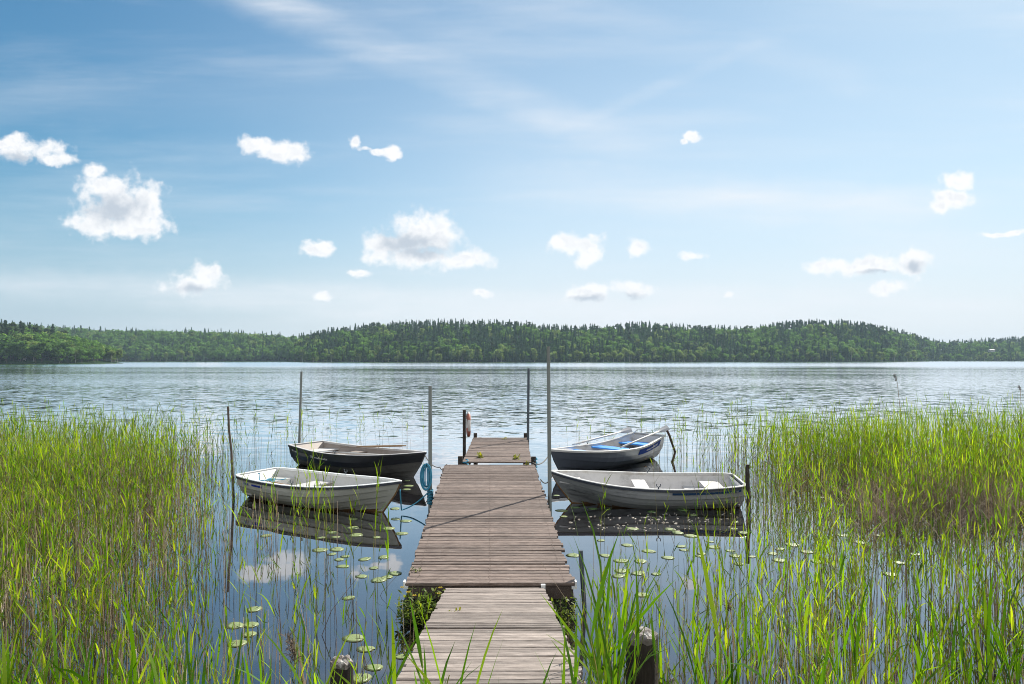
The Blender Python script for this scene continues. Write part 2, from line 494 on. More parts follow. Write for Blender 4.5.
for (a, b, rx, ry) in ((114, 208, 34, 20), (408, 243, 40, 12), (420, 252, 36, 10), (196, 289, 24, 6), (914, 268, 13, 8), (588, 298, 18, 5), (634, 296, 16, 5), (880, 274, 26, 4), (20, 156, 22, 6)):
    q = w.vmath('MULTIPLY', w.vmath('SUBTRACT', PW, (a, b, 0)).outputs[0], (1 / rx, 1 / ry, 0)).outputs[0]
    d2 = w.vmath('LENGTH', q).outputs['Value']
    core = d2 if core is None else w.math('SMOOTH_MIN', core, d2, 0.25)
grain = w.noise(w.vmath('ADD', P, (5, -9, 0)).outputs[0], 0.07, 6, 0.55).outputs[0]
puff = w.smooth(w.math('SUBTRACT', w.noise(w.vmath('ADD', P, (3, -4, 0)).outputs[0], 0.05, 4, 0.5).outputs[0], w.noise(P, 0.05, 4, 0.5).outputs[0]), -0.03, 0.09)
shade = w.math('MULTIPLY', w.smooth(w.math('ADD', core, w.math('MULTIPLY', w.math('SUBTRACT', grain, 0.5), 1.6)), 1.3, 0.1), 0.95)
shade = w.math('MAXIMUM', shade, w.math('MULTIPLY', puff, w.math('MULTIPLY', w.smooth(fld, 0.35, 1.0), 0.22)))
cloudc = w.mix(shade, CL_HI, CL_LO)
back = w.math('MULTIPLY', w.smooth(dy, 0.02, -0.30), w.math('MULTIPLY_ADD', w.smooth(w.noise(dirv, 2.2, 5).outputs[0], 0.35, 0.6), 0.6, 0.3))  # bright cloud veil added behind the camera as fill for backlit sides
c1 = w.mix(w.math('MULTIPLY', back, w.smooth(dz, -0.02, 0.08)), c1, (10.5, 10.6, 10.8, 1))
c2 = w.mix(calpha, c1, cloudc)
bg = w.add('ShaderNodeBackground', ins={'Color': c2, 'Strength': SKY_S})
w.l.new(bg.outputs[0], wout.inputs[0])

# ------------------------------------------------------------------ ground, lake
# one sheet: bank behind and under the camera, falling under the water, lake bed to the horizon


def bank_z(x, y):
    e = 4.7 + 0.25 * math.sin(x * 0.9) + 0.2 * math.sin(x * 0.37 + 1)
    if y < 2.2:
        z = 1.36 + 0.02 * (2.2 - y)
    elif y < e + 3:
        z = 1.36 * (1 - (y - 2.2) / (e - 2.2))
    else:
        z = 1.36 * (1 - (e + 3 - 2.2) / (e - 2.2)) - 0.01 * (y - e - 3)
    return max(z, -4.0) + 0.02 * math.sin(x * 5.1) * math.sin(y * 4.3)


mb = MB()
gx = [-3000, -800, -200, -60, -30, -20, -14, -10] + [x * 0.5 for x in range(-16, 17)] + [10, 14, 20, 30, 60, 200, 800, 3000]
gy = [-400, -100, -30, -10, -4, -2, 0] + [0.5 * k for k in range(1, 25)] + [14, 18, 30, 80, 300, 1000, 3000]
for y in gy:
    for x in gx:
        mb.v.append((x, y, bank_z(x, y)))
nx = len(gx)
for j in range(len(gy) - 1):
    for i in range(nx - 1):
        mb.quad(j * nx + i, j * nx + i + 1, (j + 1) * nx + i + 1, (j + 1) * nx + i)
gm = simple_mat('bank_soil', (0.055, 0.048, 0.025), 0.95, 0, 0.5, 3, dirt=(0.04, 0.07, 0.015), dirt_amt=0.8)
tag(mb.build('ground', gm, smooth=True), kind='structure')

m, nt, out = new_mat('lake_water')
pos = nt.add('ShaderNodeNewGeometry').outputs['Position']
sp = nt.add('ShaderNodeSeparateXYZ', ins={0: pos})
py_ = sp.outputs[1]


def wave(scale3, sc, det=2):
    mpn = nt.add('ShaderNodeMapping', ins={'Vector': pos, 'Scale': scale3, 'Rotation': (0, 0, 0.12)}).outputs[0]
    n = nt.noise(mpn, sc, det, 0.5)
    return nt.vmath('SUBTRACT', n.outputs['Color'], (0.5, 0.5, 0.5)).outputs[0]


def vscale(v, s):
    n = nt.n.new('ShaderNodeVectorMath')
    n.operation = 'SCALE'
    nt.set(n, 0, v)
    nt.set(n, 'Scale', s)
    return n.outputs[0]


patch = nt.noise(nt.add('ShaderNodeMapping', ins={'Vector': pos, 'Scale': (0.012, 0.03, 1)}).outputs[0], 1.0, 3).outputs[0]
near_calm = nt.smooth(py_, 10.0, 42.0)
far_strip = nt.smooth(py_, 190.0, 330.0)
amp = nt.math('MULTIPLY', nt.math('MULTIPLY', near_calm, nt.math('MULTIPLY_ADD', nt.smooth(py_, 45.0, 130.0), -0.28, 1.0)), nt.math('MULTIPLY_ADD', nt.smooth(patch, 0.35, 0.65), 0.7, 0.55))
w1 = vscale(wave((0.75, 1.9, 1), 1.0, 3), nt.math('MULTIPLY', amp, 0.27))
w2 = vscale(wave((2.2, 4.5, 1), 1.0, 2), nt.math('MULTIPLY', amp, 0.28))
w3 = vscale(wave((0.10, 0.30, 1), 1.0, 2), nt.math('MULTIPLY', amp, 0.05))
w4 = vscale(wave((1.0, 2.2, 1), 1.0, 2), nt.math('MULTIPLY_ADD', nt.smooth(py_, 9, 16), 0.02, 0.011))
s = nt.vmath('ADD', nt.vmath('ADD', w1, w2).outputs[0], nt.vmath('ADD', w3, w4).outputs[0]).outputs[0]
s = nt.vmath('MULTIPLY', s, (0.7, 1.0, 0)).outputs[0]
s3 = nt.add('ShaderNodeSeparateXYZ', ins={0: s}).outputs
facing = nt.math('MULTIPLY', nt.math('ABSOLUTE', s3[1]), -1.0)
fm = nt.smooth(py_, 35.0, 110.0)
sy_ = nt.math('ADD', nt.math('MULTIPLY', s3[1], nt.math('SUBTRACT', 1.0, fm)), nt.math('MULTIPLY', facing, fm))
sy_ = nt.math('SUBTRACT', sy_, nt.math('MULTIPLY', far_strip, 0.04))
s = nt.add('ShaderNodeCombineXYZ', ins={0: s3[0], 1: sy_, 2: 0.0}).outputs[0]
nrm = nt.vmath('NORMALIZE', nt.vmath('ADD', s, (0, 0, 1)).outputs[0]).outputs[0]
fr = nt.add('ShaderNodeFresnel', ins={'IOR': 1.33, 'Normal': nrm}).outputs[0]
fac = nt.math('MULTIPLY', nt.math('POWER', fr, 0.72), 1.6, clamp=True)
dif = nt.add('ShaderNodeBsdfDiffuse', ins={'Color': (0.012, 0.0095, 0.009, 1)})
rgh = nt.math('MULTIPLY_ADD', far_strip, 0.05, 0.012)
gl = nt.add('ShaderNodeBsdfGlossy', ins={'Color': (0.95, 0.97, 1.0, 1), 'Roughness': rgh, 'Normal': nrm})
mx = nt.add('ShaderNodeMixShader', ins={0: fac, 1: dif.outputs[0], 2: gl.outputs[0]})
nt.l.new(mx.outputs[0], out.inputs[0])
M['water'] = m
mb = MB()
ys = [2.6, 12, 40, 150, 500, 1400]
xs = [-2200, -400, -60, 0, 60, 400, 2200]
for y in ys:
    for x in xs:
        mb.v.append((x, y, 0))
for j in range(len(ys) - 1):
    for i in range(len(xs) - 1):
        a = j * len(xs) + i
        mb.quad(a, a + 1, a + 1 + len(xs), a + len(xs))
tag(mb.build('lake_water', M['water']), kind='structure')

# ------------------------------------------------------------------ far shore: hills and forest
TOP = [(-700, 330), (-400, 326), (-200, 322), (0, 322), (60, 326), (100, 329), (200, 330), (260, 333), (300, 336), (340, 329), (380, 324),
       (450, 322), (520, 323), (560, 328), (600, 327), (640, 324), (700, 327), (740, 328), (800, 322), (850, 322), (880, 327),
       (920, 336), (940, 340), (970, 339), (1024, 336), (1200, 330), (1500, 334), (1800, 330)]
SHORE = [(-700, 780), (60, 820), (280, 860), (310, 700), (560, 690), (640, 740), (880, 800), (930, 980), (1024, 1000), (1800, 900)]


def lerp_tab(tab, x):
    return float(np.interp(x, [a for a, _ in tab], [b for _, b in tab]))


TREE_H = 16.5


def hill_z(px, off):
    ds = lerp_tab(SHORE, px)
    dr = ds + 150
    zr = max(3.0, CH + (HY - lerp_tab(TOP, px)) * dr / F - TREE_H)
    return -0.6 + (zr + 0.6) * smoothstep(off, -6, 150) - 0.03 * max(0, off - 170)


mb = MB()
cols = list(range(-700, 1801, 20))
offs = [-12, 0, 10, 25, 45, 70, 100, 130, 150, 180, 240, 400]
for px in cols:
    for of in offs:
        d = lerp_tab(SHORE, px) + of
        mb.v.append(((px - CX) / F * d, d, hill_z(px, of)))
n = len(offs)
for i in range(len(cols) - 1):
    for j in range(n - 1):
        mb.quad(i * n + j, (i + 1) * n + j, (i + 1) * n + j + 1, i * n + j + 1)
hm = simple_mat('forest_floor', (0.025, 0.045, 0.018), 1.0, 0, 0.5, 0.2, spec=0.0)
tag(mb.build('hills', hm, smooth=True), kind='structure')


def pen_z(x, y):
    """low wooded point reaching in from the left"""
    # local axis: from x=-700 to x=-292 at y ~ 490
    tipx = -296
    e = smoothstep(tipx - x, -4, 26)
    c = 500 + 0.04 * (x - tipx) * -1
    acr = 1 - min(1, abs(y - c) / (34 + 10 * e)) ** 2
    return -0.8 + 4.6 * e * max(0, acr) ** 0.7


mb = MB()
pxs = list(range(-760, -280, 12))
pys = list(range(440, 580, 6))
for x in pxs:
    for y in pys:
        mb.v.append((x, y, pen_z(x, y)))
n = len(pys)
for i in range(len(pxs) - 1):
    for j in range(n - 1):
        mb.quad(i * n + j, (i + 1) * n + j, (i + 1) * n + j + 1, i * n + j + 1)
tag(mb.build('headland', hm, smooth=True), kind='structure')


# tree templates: unit metres, base at 0
def clump_faces(P0, size, rng, flat=0.6):
    """one irregular leaf-clump quad per point"""
    n = len(P0)
    a = rng.normal(size=(n, 3))
    a /= np.linalg.norm(a, axis=1)[:, None]
    b = np.cross(a, rng.normal(size=(n, 3)))
    b /= np.linalg.norm(b, axis=1)[:, None]
    a[:, 2] *= flat
    s = size * rng.uniform(0.6, 1.4, (n, 1))
    s2 = s * rng.uniform(0.5, 1.0, (n, 1))
    V = np.stack([P0 - a * s - b * s2 * 0.6, P0 + a * s * 0.3 - b * s2, P0 + a * s + b * s2 * 0.3, P0 - a * s * 0.2 + b * s2], 1)
    return V.reshape(-1, 3)


def trunk_np(h, r, n=5):
    V, Q = [], []
    for i, (z, rr) in enumerate(((0, r), (h * 0.5, r * 0.7), (h, r * 0.2))):
        for k in range(n):
            V.append((rr * math.cos(k * 2 * math.pi / n), rr * math.sin(k * 2 * math.pi / n), z))
    for i in range(2):
        for k in range(n):
            Q.append((i * n + k, i * n + (k + 1) % n, (i + 1) * n + (k + 1) % n, (i + 1) * n + k))
    return np.array(V), np.array(Q)


def make_spruce(rng, n=600):
    h = 20.0
    t = rng.uniform(0.05, 1, n) ** 0.85
    t = np.round(t * 16) / 16 + rng.normal(0, 0.012, n)
    rmax = 3.4 * (1 - np.clip(t, 0, 1)) ** 0.85 + 0.12
    ang = rng.uniform(0, 2 * np.pi, n)
    lob = 1 + 0.25 * np.sin(ang * 3 + rng.uniform(0, 6)) + 0.15 * np.sin(ang * 7 + t * 20)
    rr = rmax * np.sqrt(rng.uniform(0.15, 1, n)) * lob
    P0 = np.stack([rr * np.cos(ang), rr * np.sin(ang), t * h * 0.97 + 0.6 - rr * 0.35], 1)
    return clump_faces(P0, 0.52, rng, 0.6), trunk_np(h * 0.98, 0.22), h


def make_pine(rng, n=420):
    h = 20.0
    k = 9
    cs = np.stack([rng.normal(0, 1.5, k), rng.normal(0, 1.5, k), rng.uniform(10, 18.6, k)], 1)
    cs[:, :2] *= ((20.5 - cs[:, 2:3]) / 6).clip(0.3, 1.2)
    idx = rng.integers(0, k, n)
    d = rng.normal(size=(n, 3))
    d /= np.linalg.norm(d, axis=1)[:, None]
    P0 = cs[idx] + d * np.array([1.6, 1.6, 1.0]) * rng.uniform(0.3, 1, (n, 1)) ** 0.5
    return clump_faces(P0, 0.75, rng, 0.7), trunk_np(h * 0.92, 0.24), h


def make_broad(rng, n=820, slim=1.0):
    h = 18.0
    k = 13
    zz = rng.uniform(4, 15.5, k)
    w_ = (np.sin(np.clip((zz - 2) / 16, 0, 1) * np.pi) ** 0.7) * 3.0 * slim
    an = rng.uniform(0, 2 * np.pi, k)
    cs = np.stack([w_ * np.cos(an), w_ * np.sin(an), zz], 1)
    rad = rng.uniform(1.5, 2.6, k) * (0.7 + 0.3 * slim)
    idx = rng.integers(0, k, n)
    d = rng.normal(size=(n, 3))
    d /= np.linalg.norm(d, axis=1)[:, None]
    P0 = cs[idx] + d * rad[idx][:, None] * rng.uniform(0.35, 1, (n, 1)) ** 0.5
    P0[:, 2] = np.clip(P0[:, 2], 1.0, None)
    return clump_faces(P0, 0.54, rng, 0.8), trunk_np(h * 0.8, 0.22), h


KINDS = []   # (name, leaf material, bark material, [variants])
for nm, lm, bm_, fn, kw in (('spruce_tree', 'leaf_spruce', 'bark', make_spruce, {}), ('pine_tree', 'leaf_pine', 'bark', make_pine, {}),
                            ('broadleaf_tree', 'leaf_decid', 'bark', make_broad, {}), ('birch_tree', 'leaf_birch', 'bark_birch', make_broad, {'slim': 0.75})):
    KINDS.append((nm, lm, bm_, [fn(RNG, **kw) for _ in range(4)]))


def place_list():
    """positions for every far tree: (x, y, z, kind, scale, is_headland)"""
    out_ = []
    for px in np.arange(-420, 1500, 4.6):
        ds = lerp_tab(SHORE, px)
        inside = -60 < px < 1090
        for of in (2, 9, 18, 28, 40, 54, 70, 88, 104, 118, 130, 140, 149, 157, 166, 176):
            if not inside and of % 4:
                continue
            p = px + random.uniform(-4, 4)
            o = of + random.uniform(-5, 5)
            d = ds + o
            z = hill_z(p, max(o, 0))
            # which kind grows where
            r = random.random()
            nz = math.sin(p * 0.031 + o * 0.03) + math.sin(p * 0.083 + 2) * 0.6 + math.sin(p * 0.19 + o * .11) * .4
            if p < 300:
                kind = 2 if r < 0.72 + 0.1 * nz else (3 if r < 0.86 else 0)
            elif o < 16:
                kind = 3 if r < 0.40 + 0.15 * nz else (2 if r < 0.66 else 0)
            else:
                pd = 0.30 + 0.20 * nz
                if p > 650:
                    pd = 0.36 + 0.24 * nz
                kind = 2 if r < pd else (3 if r < pd + 0.08 else (1 if r < pd + 0.14 else 0))
                if o > 130 and random.random() < 0.5:
                    kind = 0 if random.random() < 0.7 else 1
            s = random.uniform(0.80, 1.06) * (1.0 if kind < 2 else 0.95)
            if o < 12:
                s *= random.uniform(0.5, 0.9)
            if p > 925:
                s *= 0.85
            out_.append(((p - CX) / F * d, d, z - 0.3, kind, s, 0, o))
            if of > 120:            # young growth under the crest
                for _ in range(2):
                    p2, o2 = px + random.uniform(-4, 4), of + random.uniform(-6, 6)
                    d2 = ds + o2
                    out_.append(((p2 - CX) / F * d2, d2, hill_z(p2, o2) - 1.2, 2, random.uniform(.34, .52), 0, o2))
    for x in np.arange(-700, -296, 4.6):
        for y in np.arange(464, 540, 5.6):
            xx, yv = x + random.uniform(-2.5, 2.5), y + random.uniform(-3, 3)
            z = pen_z(xx, yv)
            if z < 0.15:
                continue
            r = random.random()
            edge = -300 - xx
            kind = 3 if r < .2 else (2 if r < .5 else (1 if r < .8 else 0))
            if 60 < edge and r < .72 and kind > 1:
                kind = 1 if random.random() < .5 else 0
            if edge < 40 and kind < 2:
                kind = 2
            s = random.uniform(1.0, 1.45) * (0.5 + 0.45 * smoothstep(edge, 0, 60))
            if yv < 474 and random.random() < 0.6:
                s *= 0.6
            out_.append((xx, yv, z - 0.3, kind, s, 1, yv - 470))
    return out_


HOUSE_PX, HOUSE_D = 991.5, 1046.0
trees = []
for t in place_list():
    px = CX + F * t[0] / t[1]
    topy = HY - F * (t[2] + 19 * t[4] - CH) / t[1]
    if 985 < px < 1001 and t[1] < HOUSE_D + 7 and topy < 350.5:
        if t[1] > HOUSE_D - 12:
            continue
        t = (*t[:4], t[4] * 0.55, *t[5:])
        topy = HY - F * (t[2] + 19 * t[4] - CH) / t[1]
        if topy < 350.5:
            continue
    trees.append(t)
# nearest and largest ones become trees of their own, the rest one wood
vis = [t for t in trees if -10 < CX + F * t[0] / t[1] < 1034]
vis.sort(key=lambda t: (t[6] > (14 if t[5] == 0 else 12), -t[4] / t[1]))
front = vis[:300]
fset = set(id(t) for t in front)
rest = [t for t in trees if id(t) not in fset]

TREE_LABEL = {
    (0, 0): 'dark pointed spruce in the front row of the far lake shore',
    (1, 0): 'grey green pine in the front row of the far lake shore',
    (2, 0): 'rounded green leafy tree in the front row of the far lake shore',
    (3, 0): 'pale yellow green birch in the front row of the far lake shore',
    (0, 1): 'dark spruce on the wooded point at the left edge of the lake',
    (1, 1): 'tall pine on the wooded point at the left edge of the lake',
    (2, 1): 'rounded leafy tree on the wooded point at the left edge of the lake',
    (3, 1): 'pale birch on the wooded point at the left edge of the lake'}
tree_meshes = {}
for ki, (nm, lm, bm_, vars_) in enumerate(KINDS):
    for vi, (LV, (TV, TQ), h) in enumerate(vars_):
        lq = np.arange(len(LV)).reshape(-1, 4)
        V = np.vstack([LV, TV])
        Q = np.vstack([lq, TQ + len(LV)])
        mi = np.r_[np.zeros(len(lq), int), np.ones(len(TQ), int)]
        o = np_mesh(nm, V, Q, [M[lm], M[bm_]], mi)
        tree_meshes[(ki, vi)] = o.data
        bpy.data.objects.remove(o)
for (x, y, z, ki, s, hd, of) in front:
    o = bpy.data.objects.new(KINDS[ki][0], tree_meshes[(ki, random.randrange(4))])
    COL.objects.link(o)
    o.location = (x, y, z)
    o.rotation_euler = (0, 0, random.uniform(0, 6.28))
    sxy = s * (random.uniform(0.8, 1.15) if ki == 0 else random.uniform(1.0, 1.4))
    o.scale = (sxy, sxy, s)
    kn = ('spruces', 'pines', 'leafy trees', 'birches')[ki]
    tag(o, TREE_LABEL[(ki, hd)], 'tree', ('%s on the wooded point' if hd else '%s along the far shore') % kn)
Vs, Qs, Ms = [], [], []
base = 0
slots = [M[k[1]] for k in KINDS] + [M['bark'], M['bark_birch']]
for (x, y, z, ki, s, hd, of) in rest:
    LV, (TV, TQ), h = KINDS[ki][3][random.randrange(4)]
    a = random.uniform(0, 6.28)
    ca, sa = math.cos(a), math.sin(a)
    sxy = s * (random.uniform(0.8, 1.15) if ki == 0 else random.uniform(1.0, 1.4))
    if y > 560 and of > 60:                       # up the slope only the upper crown shows
        keep = RNG.random(len(LV) // 4) < 0.7
        L2 = LV.reshape(-1, 4, 3)[keep].reshape(-1, 3)
    else:
        L2 = LV
    V = np.vstack([L2, TV])
    W = np.stack([(V[:, 0] * ca - V[:, 1] * sa) * sxy + x, (V[:, 0] * sa + V[:, 1] * ca) * sxy + y, V[:, 2] * s + z], 1)
    lq = np.arange(len(L2)).reshape(-1, 4)
    Vs.append(W)
    Qs.append(np.vstack([lq, TQ + len(L2)]) + base)
    Ms.append(np.r_[np.full(len(lq), ki), np.full(len(TQ), 5 if ki == 3 else 4)])
    base += len(V)
fo = np_mesh('forest', np.vstack(Vs), np.vstack(Qs), slots, np.concatenate(Ms))
tag(fo, 'dense mixed forest of spruce and leafy trees covering the far hills', 'forest', kind='stuff')

# the pale-roofed house among the trees on the far right hillside
hx = (HOUSE_PX - CX) / F * HOUSE_D
hz = hill_z(HOUSE_PX, HOUSE_D - lerp_tab(SHORE, HOUSE_PX))
hr = empty('house', (hx, HOUSE_D, CH + (HY - 351.3) * HOUSE_D / F), 'small pale house half hidden among the trees of the far right hillside', 'house', 0.1)
hr.scale = (.72, .72, .62)
b = MB(); b.box(-5, 5, -3.2, 3.2, -1.5, 3.2); b.build('wall', M['gel_light_grey'], hr)
b = MB()
b.add([(-5.6, -3.9, 3.1), (5.6, -3.9, 3.1), (5.6, 3.9, 3.1), (-5.6, 3.9, 3.1), (-5.6, 0, 5.2), (5.6, 0, 5.2)],
      [(0, 1, 5, 4), (2, 3, 4, 5), (0, 4, 3), (1, 2, 5), (3, 2, 1, 0)])
b.build('roof', M['roof_pale'], hr)
for x in (-3, 0, 3):
    b = MB(); b.box(x - .6, x + .6, -3.26, -3.18, 1.0, 2.3); b.build('window', M['window_glass'], hr)

# ------------------------------------------------------------------ jetty
def deck_boards(e0l, e0r, e1l, e1r, pitch, thick, jit, gap, seed):
    """boards laid across, from the near edge e0 to the far edge e1 (3-D corners)"""
    rg = random.Random(seed)
    L = ((e1l + e1r) / 2 - (e0l + e0r) / 2).length
    n = int(round(L / pitch))
    mb_ = MB()
    for i in range(n):
        t0, t1 = i / n, (i + 1) / n - gap / L
        a, b_ = e0l.lerp(e1l, t0), e0r.lerp(e1r, t0)
        c, d = e0l.lerp(e1l, t1), e0r.lerp(e1r, t1)
        jl, jr = rg.gauss(0, jit), rg.gauss(0, jit)
        zl, zr, tw = rg.gauss(0, .003), rg.gauss(0, .003), rg.gauss(0, .0025)
        for p, dx_, dz_ in ((a, jl, zl - tw), (b_, jr, zr - tw), (c, jl, zl + tw), (d, jr, zr + tw)):
            p.x += dx_
            p.z += dz_
        down = Vector((0, 0, -thick))
        # slightly rounded upper edges
        ch = 0.006
        n_ = (c - a).normalized() * ch
        dn = Vector((0, 0, -ch))
        ring = [a + down, a + dn, a + n_, c - n_, c + dn, c + down]
        ring2 = [b_ + down, b_ + dn, b_ + n_, d - n_, d + dn, d + down]
        mb_.add(ring + ring2, [(k, k + 6, (k + 1) % 6 + 6, (k + 1) % 6) for k in range(6)] + [(0, 1, 2, 3, 4, 5), (11, 10, 9, 8, 7, 6)])
    return mb_


ZM0, ZM1 = 0.40, 0.50
mnl, mnr = wp(405.7, 583.0, ZM0), wp(573.5, 580.5, ZM0)
mfl, mfr = wp(445.2, 464.3, ZM1), wp(534.4, 464.3, ZM1)
mnr.y = mnl.y
jet = empty('jetty', (0, 0, 0), 'long middle section of weathered grey brown plank jetty', 'jetty')
deck_boards(mnl, mnr, mfl, mfr, 0.118, 0.034, 0.014, 0.011, 3).build('deck_boards', M['deck'], jet)
for t in (0.06, 0.5, 0.94):
    a, b_ = mnl.lerp(mnr, t), mfl.lerp(mfr, t)
    q = MB()
    q.box8([(a.x - .04, a.y + .08, a.z - .20), (a.x + .04, a.y + .08, a.z - .20), (b_.x + .04, b_.y - .05, b_.z - .20), (b_.x - .04, b_.y - .05, b_.z - .20),
            (a.x - .04, a.y + .08, a.z - .037), (a.x + .04, a.y + .08, a.z - .037), (b_.x + .04, b_.y - .05, b_.z - .037), (b_.x - .04, b_.y - .05, b_.z - .037)])
    q.build('stringer', M['beam'], jet)
q = MB(); q.box(mnl.x + .01, mnr.x - .01, mnl.y + .012, mnl.y + .06, mnl.z - .19, mnl.z - .042); q.build('end_beam', M['beam'], jet)
q = MB(); q.box(mnl.x - .03, mnr.x + .02, mnl.y + .075, mnl.y + 1.1, -.30, mnl.z - .215); q.build('float', M['black'], jet)
q = MB(); q.box(mfl.x + .05, mfr.x - .05, mfl.y - 1.2, mfl.y - .1, -.30, mfl.z - .215); q.build('float', M['black'], jet)
for c, sg in ((mnl, -1), (mnr, 1)):
    q = MB()
    q.box(c.x - .03, c.x + .03, c.y - .024, c.y + .05, c.z - .065, c.z - .038)
    q.box(c.x + sg * .018 - .010, c.x + sg * .018 + .010, c.y - .022, c.y + .06, c.z - .038, c.z + .02)
    q.build('corner_bracket', M['white'], jet)
q = MB(); q.box(.335, .385, mnl.y - .06, mnl.y - .015, .35, .395); q.build('corner_bracket', M['white'], jet)

q = MB()
rg = random.Random(77)
nb = int(round(((mfl + mfr) / 2 - (mnl + mnr) / 2).length / .118))
for i in range(nb):
    for sft in (.28, .72):
        t = (i + sft - .03) / nb
        a, b_ = mnl.lerp(mfl, t), mnr.lerp(mfr, t)
        for u in (.06, .5, .94):
            c = a.lerp(b_, u + rg.gauss(0, .004))
            r = .007
            q.add([(c.x + r * math.cos(k * 1.047), c.y + r * math.sin(k * 1.047), c.z + .0062) for k in range(6)], [(0, 1, 2, 3, 4, 5)])
q.build('nail_heads', M['rust'], jet)

# far platform
pnl, pnr = wp(461.8, 463.0, .50), wp(531.8, 463.0, .50)
pfl, pfr = wp(473.4, 437.4, .50), wp(527.4, 437.4, .50)
pnl.y += .22; pnr.y += .22
plat = empty('jetty', (0, 0, 0), 'narrower far end platform of the plank jetty out in the lake', 'jetty')
deck_boards(pnl, pnr, pfl, pfr, 0.125, 0.034, 0.006, 0.007, 5).build('deck_boards', M['deck'], plat)
for t in (0.06, 0.94):
    a, b_ = pnl.lerp(pnr, t), pfl.lerp(pfr, t)
    q = MB()
    q.box8([(a.x - .04, a.y + .03, .28), (a.x + .04, a.y + .03, .28), (b_.x + .04, b_.y - .03, .28), (b_.x - .04, b_.y - .03, .28),
            (a.x - .04, a.y + .03, .463), (a.x + .04, a.y + .03, .463), (b_.x + .04, b_.y - .03, .463), (b_.x - .04, b_.y - .03, .463)])
    q.build('stringer', M['beam'], plat)
for c, h, sg in ((pnl, .14, -1), (pnr, .13, 1), (pfl, .13, 1), (pfr, .13, -1)):
    q = MB()
    x = c.x + (sg * .045 if c in (pnl, pnr) else sg * .06)
    yv = c.y - .07 if c in (pnl, pnr) else c.y + .055
    q.box(x - .055, x + .055, yv - .05, yv + .05, -.8, .50 + h)
    q.build('corner_post', M['dark_wood'], plat)

# gangway from the bank, sloping down to the jetty
rfl, rfr = wp(446.4, 587.6, .36), wp(544.2, 587.6, .36)
rnl, rnr = Vector((-.66, 2.45, 1.40)), Vector((.46, 2.45, 1.40))
t_ = (rfl.y - 3.97) / (rfl.y - 2.45)
ramp = empty('gangway', (0, 0, 0), 'paler plank gangway sloping from the bank down to the jetty', 'gangway')
deck_boards(rnl, rnr, rfl, rfr, 0.098, 0.03, 0.009, 0.008, 9).build('deck_boards', M['ramp'], ramp)
for t in (0.07, 0.93):
    a, b_ = rnl.lerp(rnr, t), rfl.lerp(rfr, t)
    q = MB()
    q.box8([(a.x - .035, a.y, a.z - .19), (a.x + .035, a.y, a.z - .19), (b_.x + .035, b_.y - .02, b_.z - .19), (b_.x - .035, b_.y - .02, b_.z - .19),
            (a.x - .035, a.y, a.z - .033), (a.x + .035, a.y, a.z - .033), (b_.x + .035, b_.y - .02, b_.z - .033), (b_.x - .035, b_.y - .02, b_.z - .033)])
    q.build('stringer', M['beam'], ramp)

# ------------------------------------------------------------------ poles and posts
def pole(name, mat, base, top, r0, r1, label, cat='pole', n=10, wob_=0.0):
    b0, b1 = Vector(base), Vector(top)
    q = MB()
    pts, rs = [], []
    for i in range(7):
        t = i / 6
        p = b0.lerp(b1, t)
        p.x += wob_ * math.sin(i * 2.1) * (1 if 0 < i < 6 else 0)
        pts.append(p - b0)
        rs.append(r0 + (r1 - r0) * t)
    q.tube(pts, rs, n)
    return tag(q.build(name, mat, smooth=False, loc=b0), label, cat)


def up(px0, py0, d, px1, py1):
    """base in the lake bed under (px0,.) at depth d, top at (px1,py1)"""
    t = at(px1, py1, d)
    b_ = at(px0, py0, d)
    k = (-0.9 - b_.z) / (t.z - b_.z)
    return b_.lerp(t, k), t


b0, t0 = up(549.8, 500, 12.9, 548.3, 346.5)
pole('mooring_pole', M['steel'], b0, t0, .040, .034, 'tallest galvanised pole, standing at the right edge of the jetty', 'pole')
b0, t0 = up(430.2, 500, 13.6, 430.2, 386)
pole('mooring_pole', M['steel'], b0, t0, .040, .036, 'grey pole with the coil of turquoise rope at the left edge of the jetty', 'pole')
PCOIL = at(430.2, 470, 13.6)
b0, t0 = up(528.0, 437, 21.2, 528.6, 368.5)
pole('mooring_pole', M['dark_steel'], b0, t0, .042, .040, 'dark slim pole at the far right corner of the jetty', 'pole')
b0, t0 = up(299.2, 445, 20.9, 301.5, 371.5)
pole('mooring_pole', M['steel'], b0, t0, .040, .034, 'slim pole standing behind the stern of the black boat', 'pole')
b0, t0 = up(234.5, 505, 14.6, 228.0, 406.5)
pole('mooring_stake', M['post_wood'], b0, t0, .030, .022, 'thin leaning wooden stake beside the stern of the white boat', 'stake', 8, .012)
b0, t0 = up(748.6, 520, 13.2, 747.6, 464.5)
pole('mooring_stake', M['dark_wood'], b0, t0, .048, .036, 'short dark stake behind the stern of the near grey boat', 'stake', 8, .012)
b0, t0 = up(586, 630, 8.15, 580.6, 550.5)
pole('mooring_pole', M['dark_steel'], b0, t0, .028, .028, 'short blue grey pipe at the near right corner of the jetty', 'pole')

# bent iron bar by the stern of the blue-seated boat
q = MB()
d_ = 19.9
pts = [at(x, y, d_) for x, y in ((667, 430.5), (669.5, 435.5), (671.5, 442), (675.2, 452), (673.5, 458.5), (670.5, 465))]
pts.append(pts[-1] + Vector((-.1, 0, -.5)))
q.tube(pts, [.035, .035, .032, .03, .034, .03, .03], 8)
tag(q.build('mooring_bar', M['rust']), 'bent rusty iron bar behind the stern of the boat with blue seats', 'bar')

